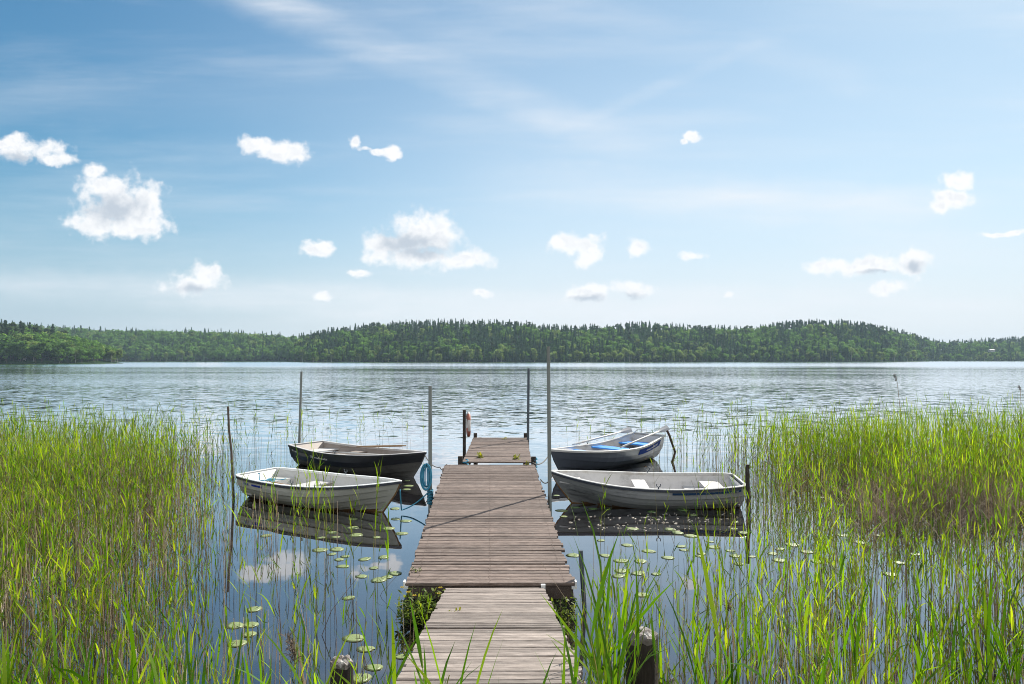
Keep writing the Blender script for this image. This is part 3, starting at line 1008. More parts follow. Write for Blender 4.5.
# post with a life ring at the far end of the jetty
b0, t0 = up(465.5, 445, 20.3, 466.4, 410)
q = MB(); q.box(-.045, .045, -.045, .045, 0, (t0 - b0).length)
pr = tag(q.build('post', M['dark_wood'], loc=b0), 'dark wooden post carrying the life ring at the left edge of the far platform', 'post')
rx_, rz_ = 0.36, 0.0
ring = empty('life_ring', at(468.4, 424.5, 20.3), 'worn white and red life ring hung edge-on from the dark post', 'life ring', math.radians(8))
R_, r_ = .33, .048
for nm, lab, segs in (('ring_body', None, 0), ('ring_band', None, 1)):
    if segs == 0:
        q = MB()
        N, K = 40, 10
        for i in range(N):
            a = i * 2 * math.pi / N
            for k in range(K):
                bb = k * 2 * math.pi / K
                rr = R_ + r_ * math.cos(bb)
                q.v.append((r_ * .9 * math.sin(bb), rr * math.cos(a), rr * math.sin(a)))
        for i in range(N):
            for k in range(K):
                q.quad(i * K + k, i * K + (k + 1) % K, ((i + 1) % N) * K + (k + 1) % K, ((i + 1) % N) * K + k)
        q.build('ring_body', M['ring_white'], ring, True)
    else:
        for c in range(4):
            q = MB()
            N, K = 8, 10
            for i in range(N + 1):
                a = (c + .5) * math.pi / 2 - .32 + i * .64 / N
                for k in range(K):
                    bb = k * 2 * math.pi / K
                    rr = R_ + (r_ + .006) * math.cos(bb)
                    q.v.append(((r_ * .9 + .006) * math.sin(bb), rr * math.cos(a), rr * math.sin(a)))
            for i in range(N):
                for k in range(K):
                    q.quad(i * K + k, i * K + (k + 1) % K, (i + 1) * K + (k + 1) % K, (i + 1) * K + k)
            q.build('ring_band', M['ring_red'], ring, True)

# old pilings by the bank, lichen on their cut ends
def piling(px, py, d, r, label, h=2.2):
    top = at(px, py, d)
    root = empty('wooden_piling', top, label, 'piling')
    rg = random.Random(int(px))
    q = MB()
    N = 18
    rad = [r * (1 + .10 * math.sin(k * 1.7 + px) + rg.uniform(-.05, .05)) for k in range(N)]
    lv = [-h, -h * .5, -.35, -.12, -.03]
    for z in lv:
        for k in range(N):
            a = k * 2 * math.pi / N
            q.v.append((rad[k] * math.cos(a), rad[k] * math.sin(a), z + (rg.uniform(-.012, .012) if z > -.1 else 0)))
    for j in range(len(lv) - 1):
        for k in range(N):
            q.quad(j * N + k, j * N + (k + 1) % N, (j + 1) * N + (k + 1) % N, (j + 1) * N + k)
    q.build('shaft', M['dark_wood'], root, True)
    q = MB()
    for j, f in enumerate((1.0, .98, .7, .4)):
        for k in range(N):
            a = k * 2 * math.pi / N
            zz = (-.035, .0, .012, .02)[j] + rg.uniform(-.014, .014)
            q.v.append((rad[k] * f * 1.02 * math.cos(a), rad[k] * f * 1.02 * math.sin(a), zz))
    q.v.append((0, 0, .015))
    for j in range(3):
        for k in range(N):
            q.quad(j * N + k, j * N + (k + 1) % N, (j + 1) * N + (k + 1) % N, (j + 1) * N + k)
    for k in range(N):
        q.quad(3 * N + k, 3 * N + (k + 1) % N, 4 * N)
    q.build('cut_end', M['lichen'], root)


piling(341.5, 661, 4.9, .078, 'slimmer lichen-topped piling left of the gangway')
piling(642.0, 634, 5.0, .108, 'thick lichen-topped piling among the reeds right of the gangway')
piling(671.5, 683, 4.6, .045, 'thin low piling stub at the bottom edge right of the thick piling')


# ------------------------------------------------------------------ boats
class Boat:
    def __init__(s, L, B, zmid, zbow, zst, beam, draft=.11, rake=.42, nstr=5, lap=.014, trans=.05, floor=.07):
        s.L, s.B, s.zmid, s.zbow, s.zst = L, B, zmid, zbow, zst
        s.bu, s.bv = zip(*beam)
        s.draft, s.rake, s.nstr, s.lap, s.trans, s.floor = draft, rake, nstr, lap, trans, floor
        xs_, ys_ = np.array(s.bu), np.array(s.bv)
        m_ = np.gradient(ys_, xs_)
        s._h = (xs_, ys_, m_)

    def beam(s, u):
        X, Y, Mg = s._h
        i = int(np.clip(np.searchsorted(X, u) - 1, 0, len(X) - 2))
        h = X[i + 1] - X[i]
        t = (u - X[i]) / h
        return float((2 * t**3 - 3 * t**2 + 1) * Y[i] + (t**3 - 2 * t**2 + t) * h * Mg[i] + (-2 * t**3 + 3 * t**2) * Y[i + 1] + (t**3 - t**2) * h * Mg[i + 1]) * s.B / 2

    def sheer(s, u):
        if u > .38:
            return s.zmid + (s.zbow - s.zmid) * ((u - .38) / .62) ** 2.0
        return s.zmid + (s.zst - s.zmid) * ((.38 - u) / .38) ** 1.8

    def keel(s, u):
        return -s.draft + .05 * (1 - smoothstep(u, 0, .4)) + .05 * smoothstep(u, .75, 1)

    def pt(s, u, v, off=0.0):
        b, zs, k = max(.012, s.beam(u)), s.sheer(u), s.keel(u)
        w_ = smoothstep(u, .5, 1.0)
        th = v * math.pi / 2
        n_ = 2.5
        y0 = .86 * math.sin(th) ** (2 / n_) + .14 * v
        z0 = 1 - math.cos(th) ** (2 / n_) if v < .9999 else 1.0
        z0 = .75 * z0 + .25 * v
        y = b * ((1 - w_) * y0 + w_ * v ** .9)
        zz = (1 - w_) * z0 + w_ * v
        z = k + (zs - k) * zz
        x = s.L * u - s.rake * (1 - zz) ** 1.4 * smoothstep(u, .55, 1) - s.trans * zz * (1 - smoothstep(u, 0, .12))
        if off:
            y += off * (.4 + .6 * v)
            z -= off * (1 - v) * .6
        return Vector((x, y, z))

    def uz(s, u, z):
        """v at height z"""
        lo, hi = 0., 1.
        for _ in range(24):
            mid = (lo + hi) / 2
            if s.pt(u, mid).z < z:
                lo = mid
            else:
                hi = mid
        return lo

    def half(s, u, z):
        return s.pt(u, s.uz(u, z)).y

    US = [0, .008, .02, .04, .07, .11, .16, .22, .29, .36, .43, .5, .57, .64, .7, .76, .81, .86, .9, .935, .965, .985, 1.0]

    def build(s, name, loc, rz, label, mats, group=None, heel=0.0):
        """mats: outer, lower, waterline, inner, rail"""
        root = empty(name, loc, label, 'boat', rz, group)
        root.rotation_euler = (heel, 0, rz)
        s.root = root
        q = MB()
        rows = []
        for i in range(s.nstr):                       # lapped strakes
            v0, v1 = i / s.nstr, (i + 1) / s.nstr
            rows += [(v0, s.lap if i else 0, i), (v0 + (v1 - v0) * .06, s.lap if i else 0, i), ((v0 + v1) / 2, s.lap * .5 if i else 0, i), (v1, 0, i)]
        for sg in (1, -1):
            base = len(q.v)
            for (v, of, st) in rows:
                for u in s.US:
                    p = s.pt(u, v, of * (1 - smoothstep(u, .93, 1)))
                    q.v.append((p.x, sg * p.y, p.z))
            n_ = len(s.US)
            for j in range(len(rows) - 1):
                st = rows[j][2] if rows[j][2] == rows[j + 1][2] else rows[j + 1][2]
                for i in range(n_ - 1):
                    ix = (base + j * n_ + i, base + j * n_ + i + 1, base + (j + 1) * n_ + i + 1, base + (j + 1) * n_ + i)
                    zc = sum(q.v[k][2] for k in ix) / 4
                    mt = 2 if zc < .045 else (1 if st < s.nstr - mats[5] else 0)
                    q.quad(*(ix if sg < 0 else ix[::-1]), mat=mt)
        # transom, slightly crowned
        base = len(q.v)
        vs_ = [i / 10 for i in range(11)]
        for v in vs_:
            p = s.pt(0, v)
            q.v += [(p.x, p.y, p.z), (p.x, 0, p.z), (p.x, -p.y, p.z)]
        for j in range(10):
            for k in range(2):
                q.quad(base + j * 3 + k, base + j * 3 + k + 1, base + (j + 1) * 3 + k + 1, base + (j + 1) * 3 + k, mat=0 if vs_[j] > .35 else 1)
        s.hull = q.build('hull', mats[:3], root, False)
        # inner shell
        q = MB()
        ui = [max(.012, min(.975, u)) for u in s.US]
        vi = [0, .12, .24, .34, .44, .54, .64, .74, .84, .92, .975]
        grid = []
        for v in vi:
            row = []
            for u in ui:
                p = s.pt(u, v)
                yv = max(.004, p.y - .035)
                row.append((min(p.x, s.L * .955) + (.03 if u < .05 else 0), yv, max(p.z + .03, s.floor)))
            grid.append(row)
        n_ = len(ui)
        for sg in (1, -1):
            base = len(q.v)
            for row in grid:
                q.v += [(x, sg * y, z) for x, y, z in row]
            for j in range(len(vi) - 1):
                for i in range(n_ - 1):
                    ix = (base + j * n_ + i, base + j * n_ + i + 1, base + (j + 1) * n_ + i + 1, base + (j + 1) * n_ + i)
                    q.quad(*(ix if sg > 0 else ix[::-1]))
        m_ = len(vi)
        # floor join and inner transom
        for i in range(n_ - 1):
            q.quad(i, m_ * n_ + i, m_ * n_ + i + 1, i + 1)
        for j in range(m_ - 1):
            q.quad(j * n_, (j + 1) * n_, m_ * n_ + (j + 1) * n_, m_ * n_ + j * n_)
        q.build('inner_shell', mats[3], root, True)
        # rail right round the sheer
        q = MB()
        path = [s.pt(u, 1) for u in s.US]
        loop = [Vector((p.x, p.y, p.z)) for p in path] + [Vector((p.x, -p.y, p.z)) for p in path[::-1]]
        N = len(loop)
        for i in range(N):
            t = (loop[(i + 1) % N] - loop[(i - 1) % N])
            if i in (len(path) - 1, len(path)):
                nrm_ = Vector((1, .25 if i == len(path) - 1 else -.25, 0)).normalized()
            elif i in (0, N - 1):
                nrm_ = Vector((-.7, .7 if i == 0 else -.7, 0))
            else:
                nrm_ = Vector((-t.y, t.x, 0)).normalized()
                if nrm_.dot(Vector((loop[i].x - s.L * .4, loop[i].y * 3, 0))) < 0:
                    nrm_ = -nrm_
            p = loop[i]
            for o_, z_ in ((.022, -.036), (.026, .012), (.014, .022), (-.045, .022), (-.052, .014), (-.048, -.03)):
                q.v.append(tuple(p + nrm_ * o_ + Vector((0, 0, z_))))
        for i in range(N):
            j = (i + 1) % N
            for k in range(6):
                k2 = (k + 1) % 6
                q.quad(i * 6 + k, i * 6 + k2, j * 6 + k2, j * 6 + k, mat=1 if k in (0, 5) else 0)
        s.rail = q.build('rail', [mats[4], mats[6]], root)
        # keel strip
        q = MB()
        prev = [s.pt(u, 0) for u in s.US]
        q.tube([(p.x + (.02 if i > 18 else 0), 0, p.z - .01) for i, p in enumerate(prev)] + [tuple(s.pt(1, v)[k] if k != 1 else 0 for k in range(3)) for v in (.3, .6, .95)],
               [.02] * (len(prev) + 3), 6)
        q.build('keel', mats[2], s.hull)
        return root

    def slab(s, name, u0, u1, z, th, mat, inset=.03, n=5, frac=(-1, 1)):
        q = MB()
        us = [u0 + (u1 - u0) * i / n for i in range(n + 1)]
        for u in us:
            y1 = max(.01, s.half(u, z - th * .5) - inset)
            y0, y2 = y1 * frac[0], y1 * frac[1]
            x = s.L * u
            q.v += [(x, y0, z - th), (x, y2, z - th), (x, y2, z), (x, y0, z)]
        for i in range(n):
            for k in range(4):
                q.quad(i * 4 + k, i * 4 + (k + 1) % 4, (i + 1) * 4 + (k + 1) % 4, (i + 1) * 4 + k)
        q.quad(0, 3, 2, 1)
        b_ = n * 4
        q.quad(b_, b_ + 1, b_ + 2, b_ + 3)
        return q.build(name, mat, s.root)

    def patch(s, name, u0, u1, h0, h1, mat, side, off=.02, slant=0.0, n=10, parent=None):
        """decal on the topside: h = depth below the sheer in metres"""
        q = MB()
        for i in range(n + 1):
            u = u0 + (u1 - u0) * i / n
            for h in (h0, h1):
                uu = u + slant * (h - h0)
                zz = s.sheer(uu) - h
                p = s.pt(uu, s.uz(uu, zz))
                q.v.append((p.x, side * (p.y + off), p.z))
        for i in range(n):
            q.quad(2 * i, 2 * i + 2, 2 * i + 3, 2 * i + 1)
        return q.build(name, mat, parent or s.root)

    def lettering(s, u0, u1, h0, h1, mat, side, seed, n=11, off=.028, name='lettering', parent=None):
        """a worn word too small to read: slim upright strokes with cross strokes"""
        rg = random.Random(seed)
        q = MB()

        def rect(ua, ub, ha, hb):
            b_ = len(q.v)
            for uu, h in ((ua, ha), (ub, ha), (ub, hb), (ua, hb)):
                zz = s.sheer(uu) - h
                p = s.pt(uu, s.uz(uu, zz))
                q.v.append((p.x, side * (p.y + off), p.z))
            q.quad(b_, b_ + 1, b_ + 2, b_ + 3)
        wdt = (u1 - u0) / n
        for i in range(n):
            a = u0 + i * wdt
            tall = rg.random() < .3 or i == 0
            top = h0 if tall else h0 + (h1 - h0) * .3
            rect(a + .08 * wdt, a + .30 * wdt, top, h1)
            if rg.random() < .7:
                rect(a + .55 * wdt, a + .77 * wdt, top + (h1 - h0) * .1, h1)
            k = rg.choice((0, 1, 2))
            hh = (top, (top + h1) / 2, h1 - (h1 - h0) * .2)[k]
            rect(a + .30 * wdt, a + .55 * wdt, hh, hh + (h1 - h0) * .2)
        return q.build(name, mat, parent or s.root)

    def rowlock(s, u, side):
        q = MB()
        p = s.pt(u, 1)
        x, y, z = p.x, side * (p.y - .015), p.z + .022
        q.tube([(x, y, z - .01), (x, y, z + .04)], .012, 6)
        q.tube([(x - .035, y, z + .10), (x - .04, y, z + .06), (x, y, z + .035), (x + .04, y, z + .06), (x + .035, y, z + .10)], .009, 6)
        return q.build('rowlock', M['dark_steel'], s.rail)

    def world(s, p):
        return s.root.matrix_basis @ Vector(p)


def make_oar(p_grip, p_blade, label, shaft_mat, blade_mat, roll=0.0):
    a, b_ = Vector(p_grip), Vector(p_blade)
    d = (b_ - a)
    L = d.length
    root = empty('oar', a, label, 'oar')
    root.rotation_euler = d.to_track_quat('X', 'Z').to_euler()
    q = MB()
    q.tube([(0, 0, 0), (.12, 0, 0), (.14, 0, 0), (L * .5, 0, 0), (L - .55, 0, 0)], [.019, .019, .028, .028, .022], 8)
    q.build('shaft', shaft_mat, root, True)
    q = MB()
    pr = [(L - .60, .02, .014), (L - .5, .045, .016), (L - .35, .078, .014), (L - .12, .09, .011), (L - .01, .085, .009), (L, .07, .007)]
    cr, sr = math.cos(roll), math.sin(roll)
    for x, hw, ht in pr:
        for yv, zv in ((-hw, -ht * .4), (0, -ht), (hw, -ht * .4), (hw, ht * .4), (0, ht), (-hw, ht * .4)):
            q.v.append((x, yv * cr - zv * sr, yv * sr + zv * cr))
    for i in range(len(pr) - 1):
        for k in range(6):
            q.quad(i * 6 + k, i * 6 + (k + 1) % 6, (i + 1) * 6 + (k + 1) % 6, (i + 1) * 6 + k)
    q.quad(5, 4, 3, 2, 1, 0)
    e_ = (len(pr) - 1) * 6
    q.quad(e_, e_ + 1, e_ + 2, e_ + 3, e_ + 4, e_ + 5)
    q.build('blade', blade_mat, root)
    return root


def place(bow, stern):
    """origin (stern, at the water), heading and length on plan"""
    d = Vector((bow.x - stern.x, bow.y - stern.y))
    return Vector((stern.x, stern.y, 0)), math.atan2(d.y, d.x), d.length


ROUND = [(0, .66), (.03, .78), (.08, .86), (.2, .95), (.38, 1.0), (.55, .97), (.7, .84), (.82, .61), (.91, .36), (.97, .15), (1, .02)]
SQUARE = [(0, .74), (.03, .76), (.1, .82), (.22, .93), (.4, 1.0), (.56, .96), (.7, .82), (.82, .58), (.91, .33), (.97, .14), (1, .02)]
G_B = 'rowing boats moored at the jetty'

# near left: white lapstrake boat, bow towards the jetty
loc, rz, L = place(Vector((-2.15, 13.15)), Vector((-5.62, 15.10)))
bt = Boat(L, 1.56, .47, .64, .51, ROUND, nstr=5, rake=.5, draft=.10, lap=.024)
bt.build('rowing_boat', loc, rz, 'white lapstrake rowing boat nearest the left reeds, bow towards the jetty',
         [M['gel_white'], M['gel_white'], M['algae'], M['gel_in_white'], M['white'], 5, M['rail_dark']], G_B)
bt.slab('thwart', .30, .40, .33, .03, M['seat_white'])
bt.slab('thwart', .60, .67, .34, .03, M['seat_white'])
bt.slab('stern_bench', .025, .13, .34, .20, M['gel_in_white'], n=8)
bt.slab('bow_deck', .86, .955, .50, .03, M['gel_in_white'])
bt.patch('blue_mark', .17, .255, .075, .115, M['blue_letter'], -1, slant=-.05)
bt.lettering(.10, .145, .05, .12, M['blue_letter'], -1, 3, 3)
for sd_ in (1, -1):
    bt.rowlock(.47, sd_)
make_oar(bt.world((.75, -.34, .40)), bt.world((3.0, -.10, .20)), 'bare wooden oar lying inside the white lapstrake boat', M['bare_wood'], M['bare_wood'], .3)
BT1 = bt
# loose blue line lying over its stern
q = MB()
rg = random.Random(4)
pts = []
for i in range(46):
    a = i * .55
    pts.append(bt.world((.34 + .18 * math.sin(a * .53) + .004 * i, -.40 + .55 * (i / 46) + .12 * math.cos(a), .355 + .02 * abs(math.sin(a * 1.3)) + (.18 if i < 3 else 0))))
q.tube(pts, .011, 5)
tag(q.build('mooring_rope', M['rope_teal'], smooth=True), 'tangled blue line lying over the stern bench of the white boat', 'rope')

# far left: black boat, bow towards the jetty
loc, rz, L = place(Vector((-2.17, 17.10)), Vector((-5.88, 19.62)))
bt = Boat(L, 1.62, .50, .66, .58, SQUARE, nstr=3, rake=.5, lap=.02, draft=.12)
bt.build('rowing_boat', loc, rz, 'black hulled rowing boat with grey bottom behind the white one',
         [M['hull_black'], M['hull_low'], M['hull_low'], M['gel_in_tan'], M['gel_in_grey'], 1, M['hull_black']], G_B)
bt.slab('thwart', .30, .37, .40, .03, M['gel_in_tan'])
bt.slab('thwart', .58, .65, .40, .03, M['gel_in_tan'])
bt.slab('stern_bench', .025, .14, .40, .03, M['gel_in_grey'])
bt.slab('bow_deck', .86, .955, .55, .03, M['gel_in_grey'])
bt.lettering(.235, .40, .105, .165, M['white'], -1, 8, 12)
bt.patch('grey_mark', .105, .195, .10, .20, M['hull_low'], -1, slant=-.1)
bt.patch('small_mark', .035, .05, .08, .13, M['gel_light_grey'], -1)
bt.patch('small_mark', .06, .085, .10, .14, M['gel_light_grey'], -1)
for sd_ in (1, -1):
    bt.rowlock(.46, sd_)
make_oar(bt.world((3.05, .84, .64)), bt.world((.95, .38, .50)), 'brown oar lying along the far side of the black boat', M['bare_wood'], M['gel_in_tan'], .2)
make_oar(bt.world((3.1, .1, .46)), bt.world((.8, -.32, .45)), 'pale grey oar lying along the near side inside the black boat', M['rail_grey'], M['gel_light_grey'], .1)
BT2 = bt

# far right: grey boat with blue seats, bow towards the jetty
loc, rz, L = place(Vector((1.00, 17.60)), Vector((4.12, 20.75)))
bt = Boat(L, 1.50, .50, .66, .72, SQUARE, nstr=3, rake=.45, lap=.02, draft=.10)
bt.build('rowing_boat', loc, rz, 'light grey rowing boat with bright blue seats and painted shade on the bow',
         [M['bow_shade'], M['hull_dark'], M['hull_dark'], M['gel_in_grey'], M['rail_grey'], 2, M['rail_grey']], G_B)
bt.slab('thwart', .32, .42, .45, .035, M['blue_seat'])
bt.slab('thwart', .60, .69, .45, .035, M['blue_seat'])
bt.slab('stern_bench', .025, .15, .48, .035, M['blue_seat'])
bt.slab('bow_deck', .86, .955, .52, .03, M['gel_in_grey'])
q = MB(); q.box(.18 * L, .33 * L, -.5, .5, .10, .14); q.build('floor_board', M['bare_wood'], bt.root)
pn_ = bt.patch('name_panel', .05, .34, .05, .20, M['navy'], 1, slant=.10)
bt.lettering(.10, .26, .09, .145, M['white'], 1, 15, 11, parent=pn_)
for sd_ in (1, -1):
    bt.rowlock(.45, sd_)
def on_rail(u, side, dz=.055, dy=0.0):
    p = bt.pt(u, 1)
    return bt.world((p.x, side * (p.y + dy), p.z + dz))
make_oar(on_rail(.50, 1, .06, -.16), on_rail(-.06, 1, .15, .02), 'oar laid along the near rail of the boat with blue seats', M['rail_grey'], M['blade_grey'], 1.0)
make_oar(on_rail(.62, -1, .06, -.02), on_rail(.02, -1, .13, .0), 'oar laid along the far rail of the boat with blue seats', M['rail_grey'], M['blade_grey'], 1.0)
q = MB()
q.tube([bt.world((.05 + .22 * math.cos(a), -.34 + .08 * math.sin(a), .70 + .16 * math.sin(a))) for a in [i * math.pi / 8 for i in range(0, 9)]], .014, 6)
q.build('stern_handle', M['gel_light_grey'], None)
bpy.data.objects['stern_handle'].parent = bt.root
bpy.data.objects['stern_handle'].matrix_parent_inverse = bt.root.matrix_basis.inverted()
BT3 = bt

# near right: long grey boat, bow towards the jetty
loc, rz, L = place(Vector((.82, 14.25)), Vector((4.62, 14.05)))
bt = Boat(L, 1.52, .47, .66, .52, ROUND, nstr=5, rake=.5, draft=.10, lap=.022)
bt.build('rowing_boat', loc, rz, 'long dull grey lapstrake boat with a dark blue stripe, moored right of the jetty',
         [M['gel_grey'], M['gel_grey'], M['algae'], M['gel_in_grey'], M['rail_grey'], 5, M['rail_dark']], G_B, heel=math.radians(-3.0))
bt.slab('thwart', .075, .175, .38, .04, M['seat_white'], n=6, frac=(-.72, .40))
bt.slab('thwart', .475, .55, .38, .04, M['seat_white'], frac=(-.80, .45))
bt.slab('stern_bench', .025, .26, .24, .05, M['gel_in_grey'], n=8)
bt.slab('bow_deck', .84, .955, .48, .03, M['gel_in_grey'])
pn_ = bt.patch('blue_stripe', .03, .38, .05, .095, M['stripe'], 1, n=20)
bt.lettering(.045, .085, .056, .089, M['gel_light_grey'], 1, 21, 4, parent=pn_)
bt.patch('worn_edge', .72, .93, .0, .03, M['bare_wood'], 1, off=.025, n=14)
for sd_ in (1, -1):
    bt.rowlock(.45, sd_)
BT4 = bt

# ------------------------------------------------------------------ ropes and chains
def rope(pts, r, mat, label, sag=0.0, n=14, name='mooring_rope'):
    P_ = []
    for a, b_ in zip(pts[:-1], pts[1:]):
        a, b_ = Vector(a), Vector(b_)
        for i in range(n):
            t = i / n
            p = a.lerp(b_, t)
            p.z -= sag * 4 * t * (1 - t)
            P_.append(p)
    P_.append(Vector(pts[-1]))
    q_ = MB()
    q_.tube(P_, r, 6)
    return tag(q_.build(name, mat, smooth=True), label, 'rope')


q = MB()
rg = random.Random(2)
pts = []
for i in range(9 * 20):
    a = i * 2 * math.pi / 20
    k = i // 20
    wv_ = (.10, .05, .085, .115, .025, .105, .06, .09, .08)[k]
    hv = (.26, .20, .25, .28, .23, .26, .19, .27, .22)[k]
    pts.append(PCOIL + Vector((-.02 + wv_ * math.sin(a) - .05, -.065 - .012 * (k % 4) + .03 * math.cos(a) * .3, -.12 + hv * math.cos(a) * .95 - .18 * (1 if False else 0))))
q.tube(pts, .0105, 5)
for i in range(10):     # turns round the pole
    z0_ = -.40 - i * .03
    q.tube([PCOIL + Vector((.055 * math.cos(a), .055 * math.sin(a), z0_ + .01 * math.sin(a * 2))) for a in [k * math.pi / 6 for k in range(13)]], .013, 5)
tag(q.build('mooring_rope', M['rope_teal'], smooth=True), 'coil of turquoise rope hung on the pole left of the jetty', 'rope')
bow1 = BT1.world((BT1.L - .03, 0, .60))
rope([PCOIL + Vector((-.05, -.05, -.45)), Vector((-2.15, 13.3, .06)), bow1 + Vector((.02, 0, -.12))], .014, M['rope_teal'], 'turquoise line sagging from the pole to the bow of the white boat', .05)
bow2 = BT2.world((BT2.L - .02, 0, .60))
rope([bow2, Vector((-1.72, 16.3, .42)), Vector((mfl.x + .05, mfl.y - .12, .52))], .012, M['rope_grey'], 'grey line from the bow of the black boat to the jetty', .10)
bow3 = BT3.world((BT3.L - .02, 0, .60))
rope([bow3 + Vector((-.02, 0, 0)), Vector((mfr.x - .03, mfr.y + .1, .52))], .014, M['rope_grey'], 'line from the boat with blue seats to the jetty corner', .14)
bow4 = BT4.world((BT4.L - .02, 0, .58))
rope([bow4, Vector((mfr.x + .06, 14.2, .50))], .012, M['rope_grey'], 'chain slung from the bow of the long grey boat to the jetty', .12)
st4 = BT4.world((-.06, .45, .25))
rope([st4, Vector((4.60, 13.25, .10))], .013, M['rope_grey'], 'dark line from the stern of the long grey boat to its stake', .03)
cor = wp(533.5, 462, .50)
q = MB()
pts = [cor + Vector((.03 + .06 * math.sin(i * .8), .05 * math.cos(i * .8), .10 - .012 * i)) for i in range(30)]
q.tube(pts, .016, 5)
tag(q.build('mooring_rope', M['rope_teal'], smooth=True), 'blue rope wound round the right corner post of the far platform', 'rope')
cor = wp(464.0, 463.5, .50)
q = MB()
pts = [cor + Vector((.02 + .07 * math.sin(i * .8), .22 + .07 * math.cos(i * .8), .06 - .012 * i)) for i in range(20)]
q.tube(pts, .014, 5)
tag(q.build('mooring_rope', M['rope_teal'], smooth=True), 'blue rope wound round the left corner post of the far platform', 'rope')

# ------------------------------------------------------------------ water lilies
def pad_mesh(rg, mat):
    q = MB()
    N = 22
    notch = .22
    q.v.append((0, 0, .004))
    sx_, sy_ = 1.0, rg.uniform(.84, .98)
    ph = rg.uniform(0, 6)
    for i in range(N + 1):
        a = notch / 2 + (2 * math.pi - notch) * i / N
        r = 1 + .035 * math.sin(a * 3 + ph) + .02 * math.sin(a * 7 + ph)
        q.v.append((r * .55 * math.cos(a) * sx_, r * .55 * math.sin(a) * sy_, .003))
        q.v.append((r * math.cos(a) * sx_, r * math.sin(a) * sy_, 0.006 + .010 * max(0, math.sin(a * 2 + ph)) * rg.uniform(.3, 1)))
        q.v.append((r * 1.0 * math.cos(a) * sx_, r * 1.0 * math.sin(a) * sy_, -.004))
    for i in range(N):
        a = 1 + 3 * i
        q.quad(0, a, a + 3)
        q.quad(a, a + 1, a + 4, a + 3)
        q.quad(a + 1, a + 2, a + 5, a + 4)
    o = q.build('lily_pad', mat, smooth=True)
    me = o.data
    bpy.data.objects.remove(o)
    return me


rgp = random.Random(5)
PADM = [pad_mesh(rgp, M['pad']) for _ in range(5)]
PADD = [pad_mesh(rgp, M['pad_shaded']) for _ in range(2)]


def zc(ox, oy, sc, lst):
    return [(ox + x / sc, oy + y / sc) for x, y in lst]


PADS = {
    'left': zc(230, 520, 4.173, [(375, 125), (445, 122), (425, 142), (480, 152), (455, 165), (562, 163), (640, 155), (470, 193), (600, 200), (548, 235),
                                 (655, 238), (690, 222), (620, 250), (495, 325), (718, 55), (660, 35), (150, 65)]),
    'corner': zc(230, 520, 4.173, [(100, 372), (20, 440), (85, 437), (80, 477), (30, 515)]),
    'bank': zc(230, 520, 4.173, [(515, 493), (565, 538), (712, 570), (600, 615), (545, 660)]),
    'white': zc(220, 360, 3.418, [(455, 573), (385, 590), (345, 607), (395, 605), (465, 598), (535, 606), (455, 543)]),
    'black': zc(220, 360, 3.418, [(640, 412), (645, 430), (638, 442), (620, 593), (598, 508), (635, 550), (600, 543)]),
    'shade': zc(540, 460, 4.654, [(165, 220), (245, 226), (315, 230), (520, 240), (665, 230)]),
    'hull': zc(540, 460, 4.654, [(110, 263), (100, 235), (715, 255), (905, 288), (900, 320), (430, 320), (605, 322), (640, 338), (700, 352), (945, 338), (75, 165)]),
    'right': zc(560, 520, 4.171, [(55, 147), (170, 85), (188, 148), (280, 105), (255, 170), (255, 212), (245, 233), (325, 222), (370, 130), (335, 172),
                                  (450, 157), (340, 312), (505, 110), (515, 125), (490, 52), (545, 67), (625, 90), (640, 113), (590, 140), (580, 150),
                                  (710, 128), (730, 150), (745, 183), (800, 153), (460, 40), (400, 225)]),
    'reeds': zc(560, 520, 4.171, [(920, 120), (915, 168), (885, 140), (975, 107)]) +
             zc(760, 360, 2.11, [(128, 290), (175, 370), (212, 385), (40, 400), (68, 390), (40, 423), (100, 405), (120, 425), (295, 428), (328, 410), (275, 452), (247, 370)]),
}
PADL = {
    'left': ('pale green lily pad on the open water left of the jetty', 'lily pads left of the jetty'),
    'corner': ('pale lily pad in the loose cluster at the edge of the left reeds', 'lily pads at the edge of the left reeds'),
    'bank': ('lily pad close to the bank beside the gangway', 'lily pads beside the gangway'),
    'white': ('lily pad floating in the dark reflection of the white boat', 'lily pads before the white boat'),
    'black': ('lily pad between the bow of the black boat and the jetty', 'lily pads by the bow of the black boat'),
    'shade': ('lily pad tinted dark green for shade, floating close under the side of the long grey boat', 'shaded lily pads under the long grey boat'),
    'hull': ('pale lily pad floating in the dark reflection of the long grey boat', 'lily pads before the long grey boat'),
    'right': ('pale green lily pad on the open water right of the jetty', 'lily pads right of the jetty'),
    'reeds': ('pale lily pad among the stems of the right reeds', 'lily pads among the right reeds'),
}
for k, lst in PADS.items():
    for (px, py) in lst:
        p = wp(px, py, .003)
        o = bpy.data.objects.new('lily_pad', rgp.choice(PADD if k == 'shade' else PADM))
        COL.objects.link(o)
        r = rgp.uniform(.060, .125) * (1.15 if k == 'corner' else 1.0)
        o.location = p
        o.scale = (r, r * rgp.uniform(.85, 1.05), .25)
        o.rotation_euler = (0, 0, rgp.uniform(0, 6.28))
        tag(o, PADL[k][0], 'lily pad', PADL[k][1])

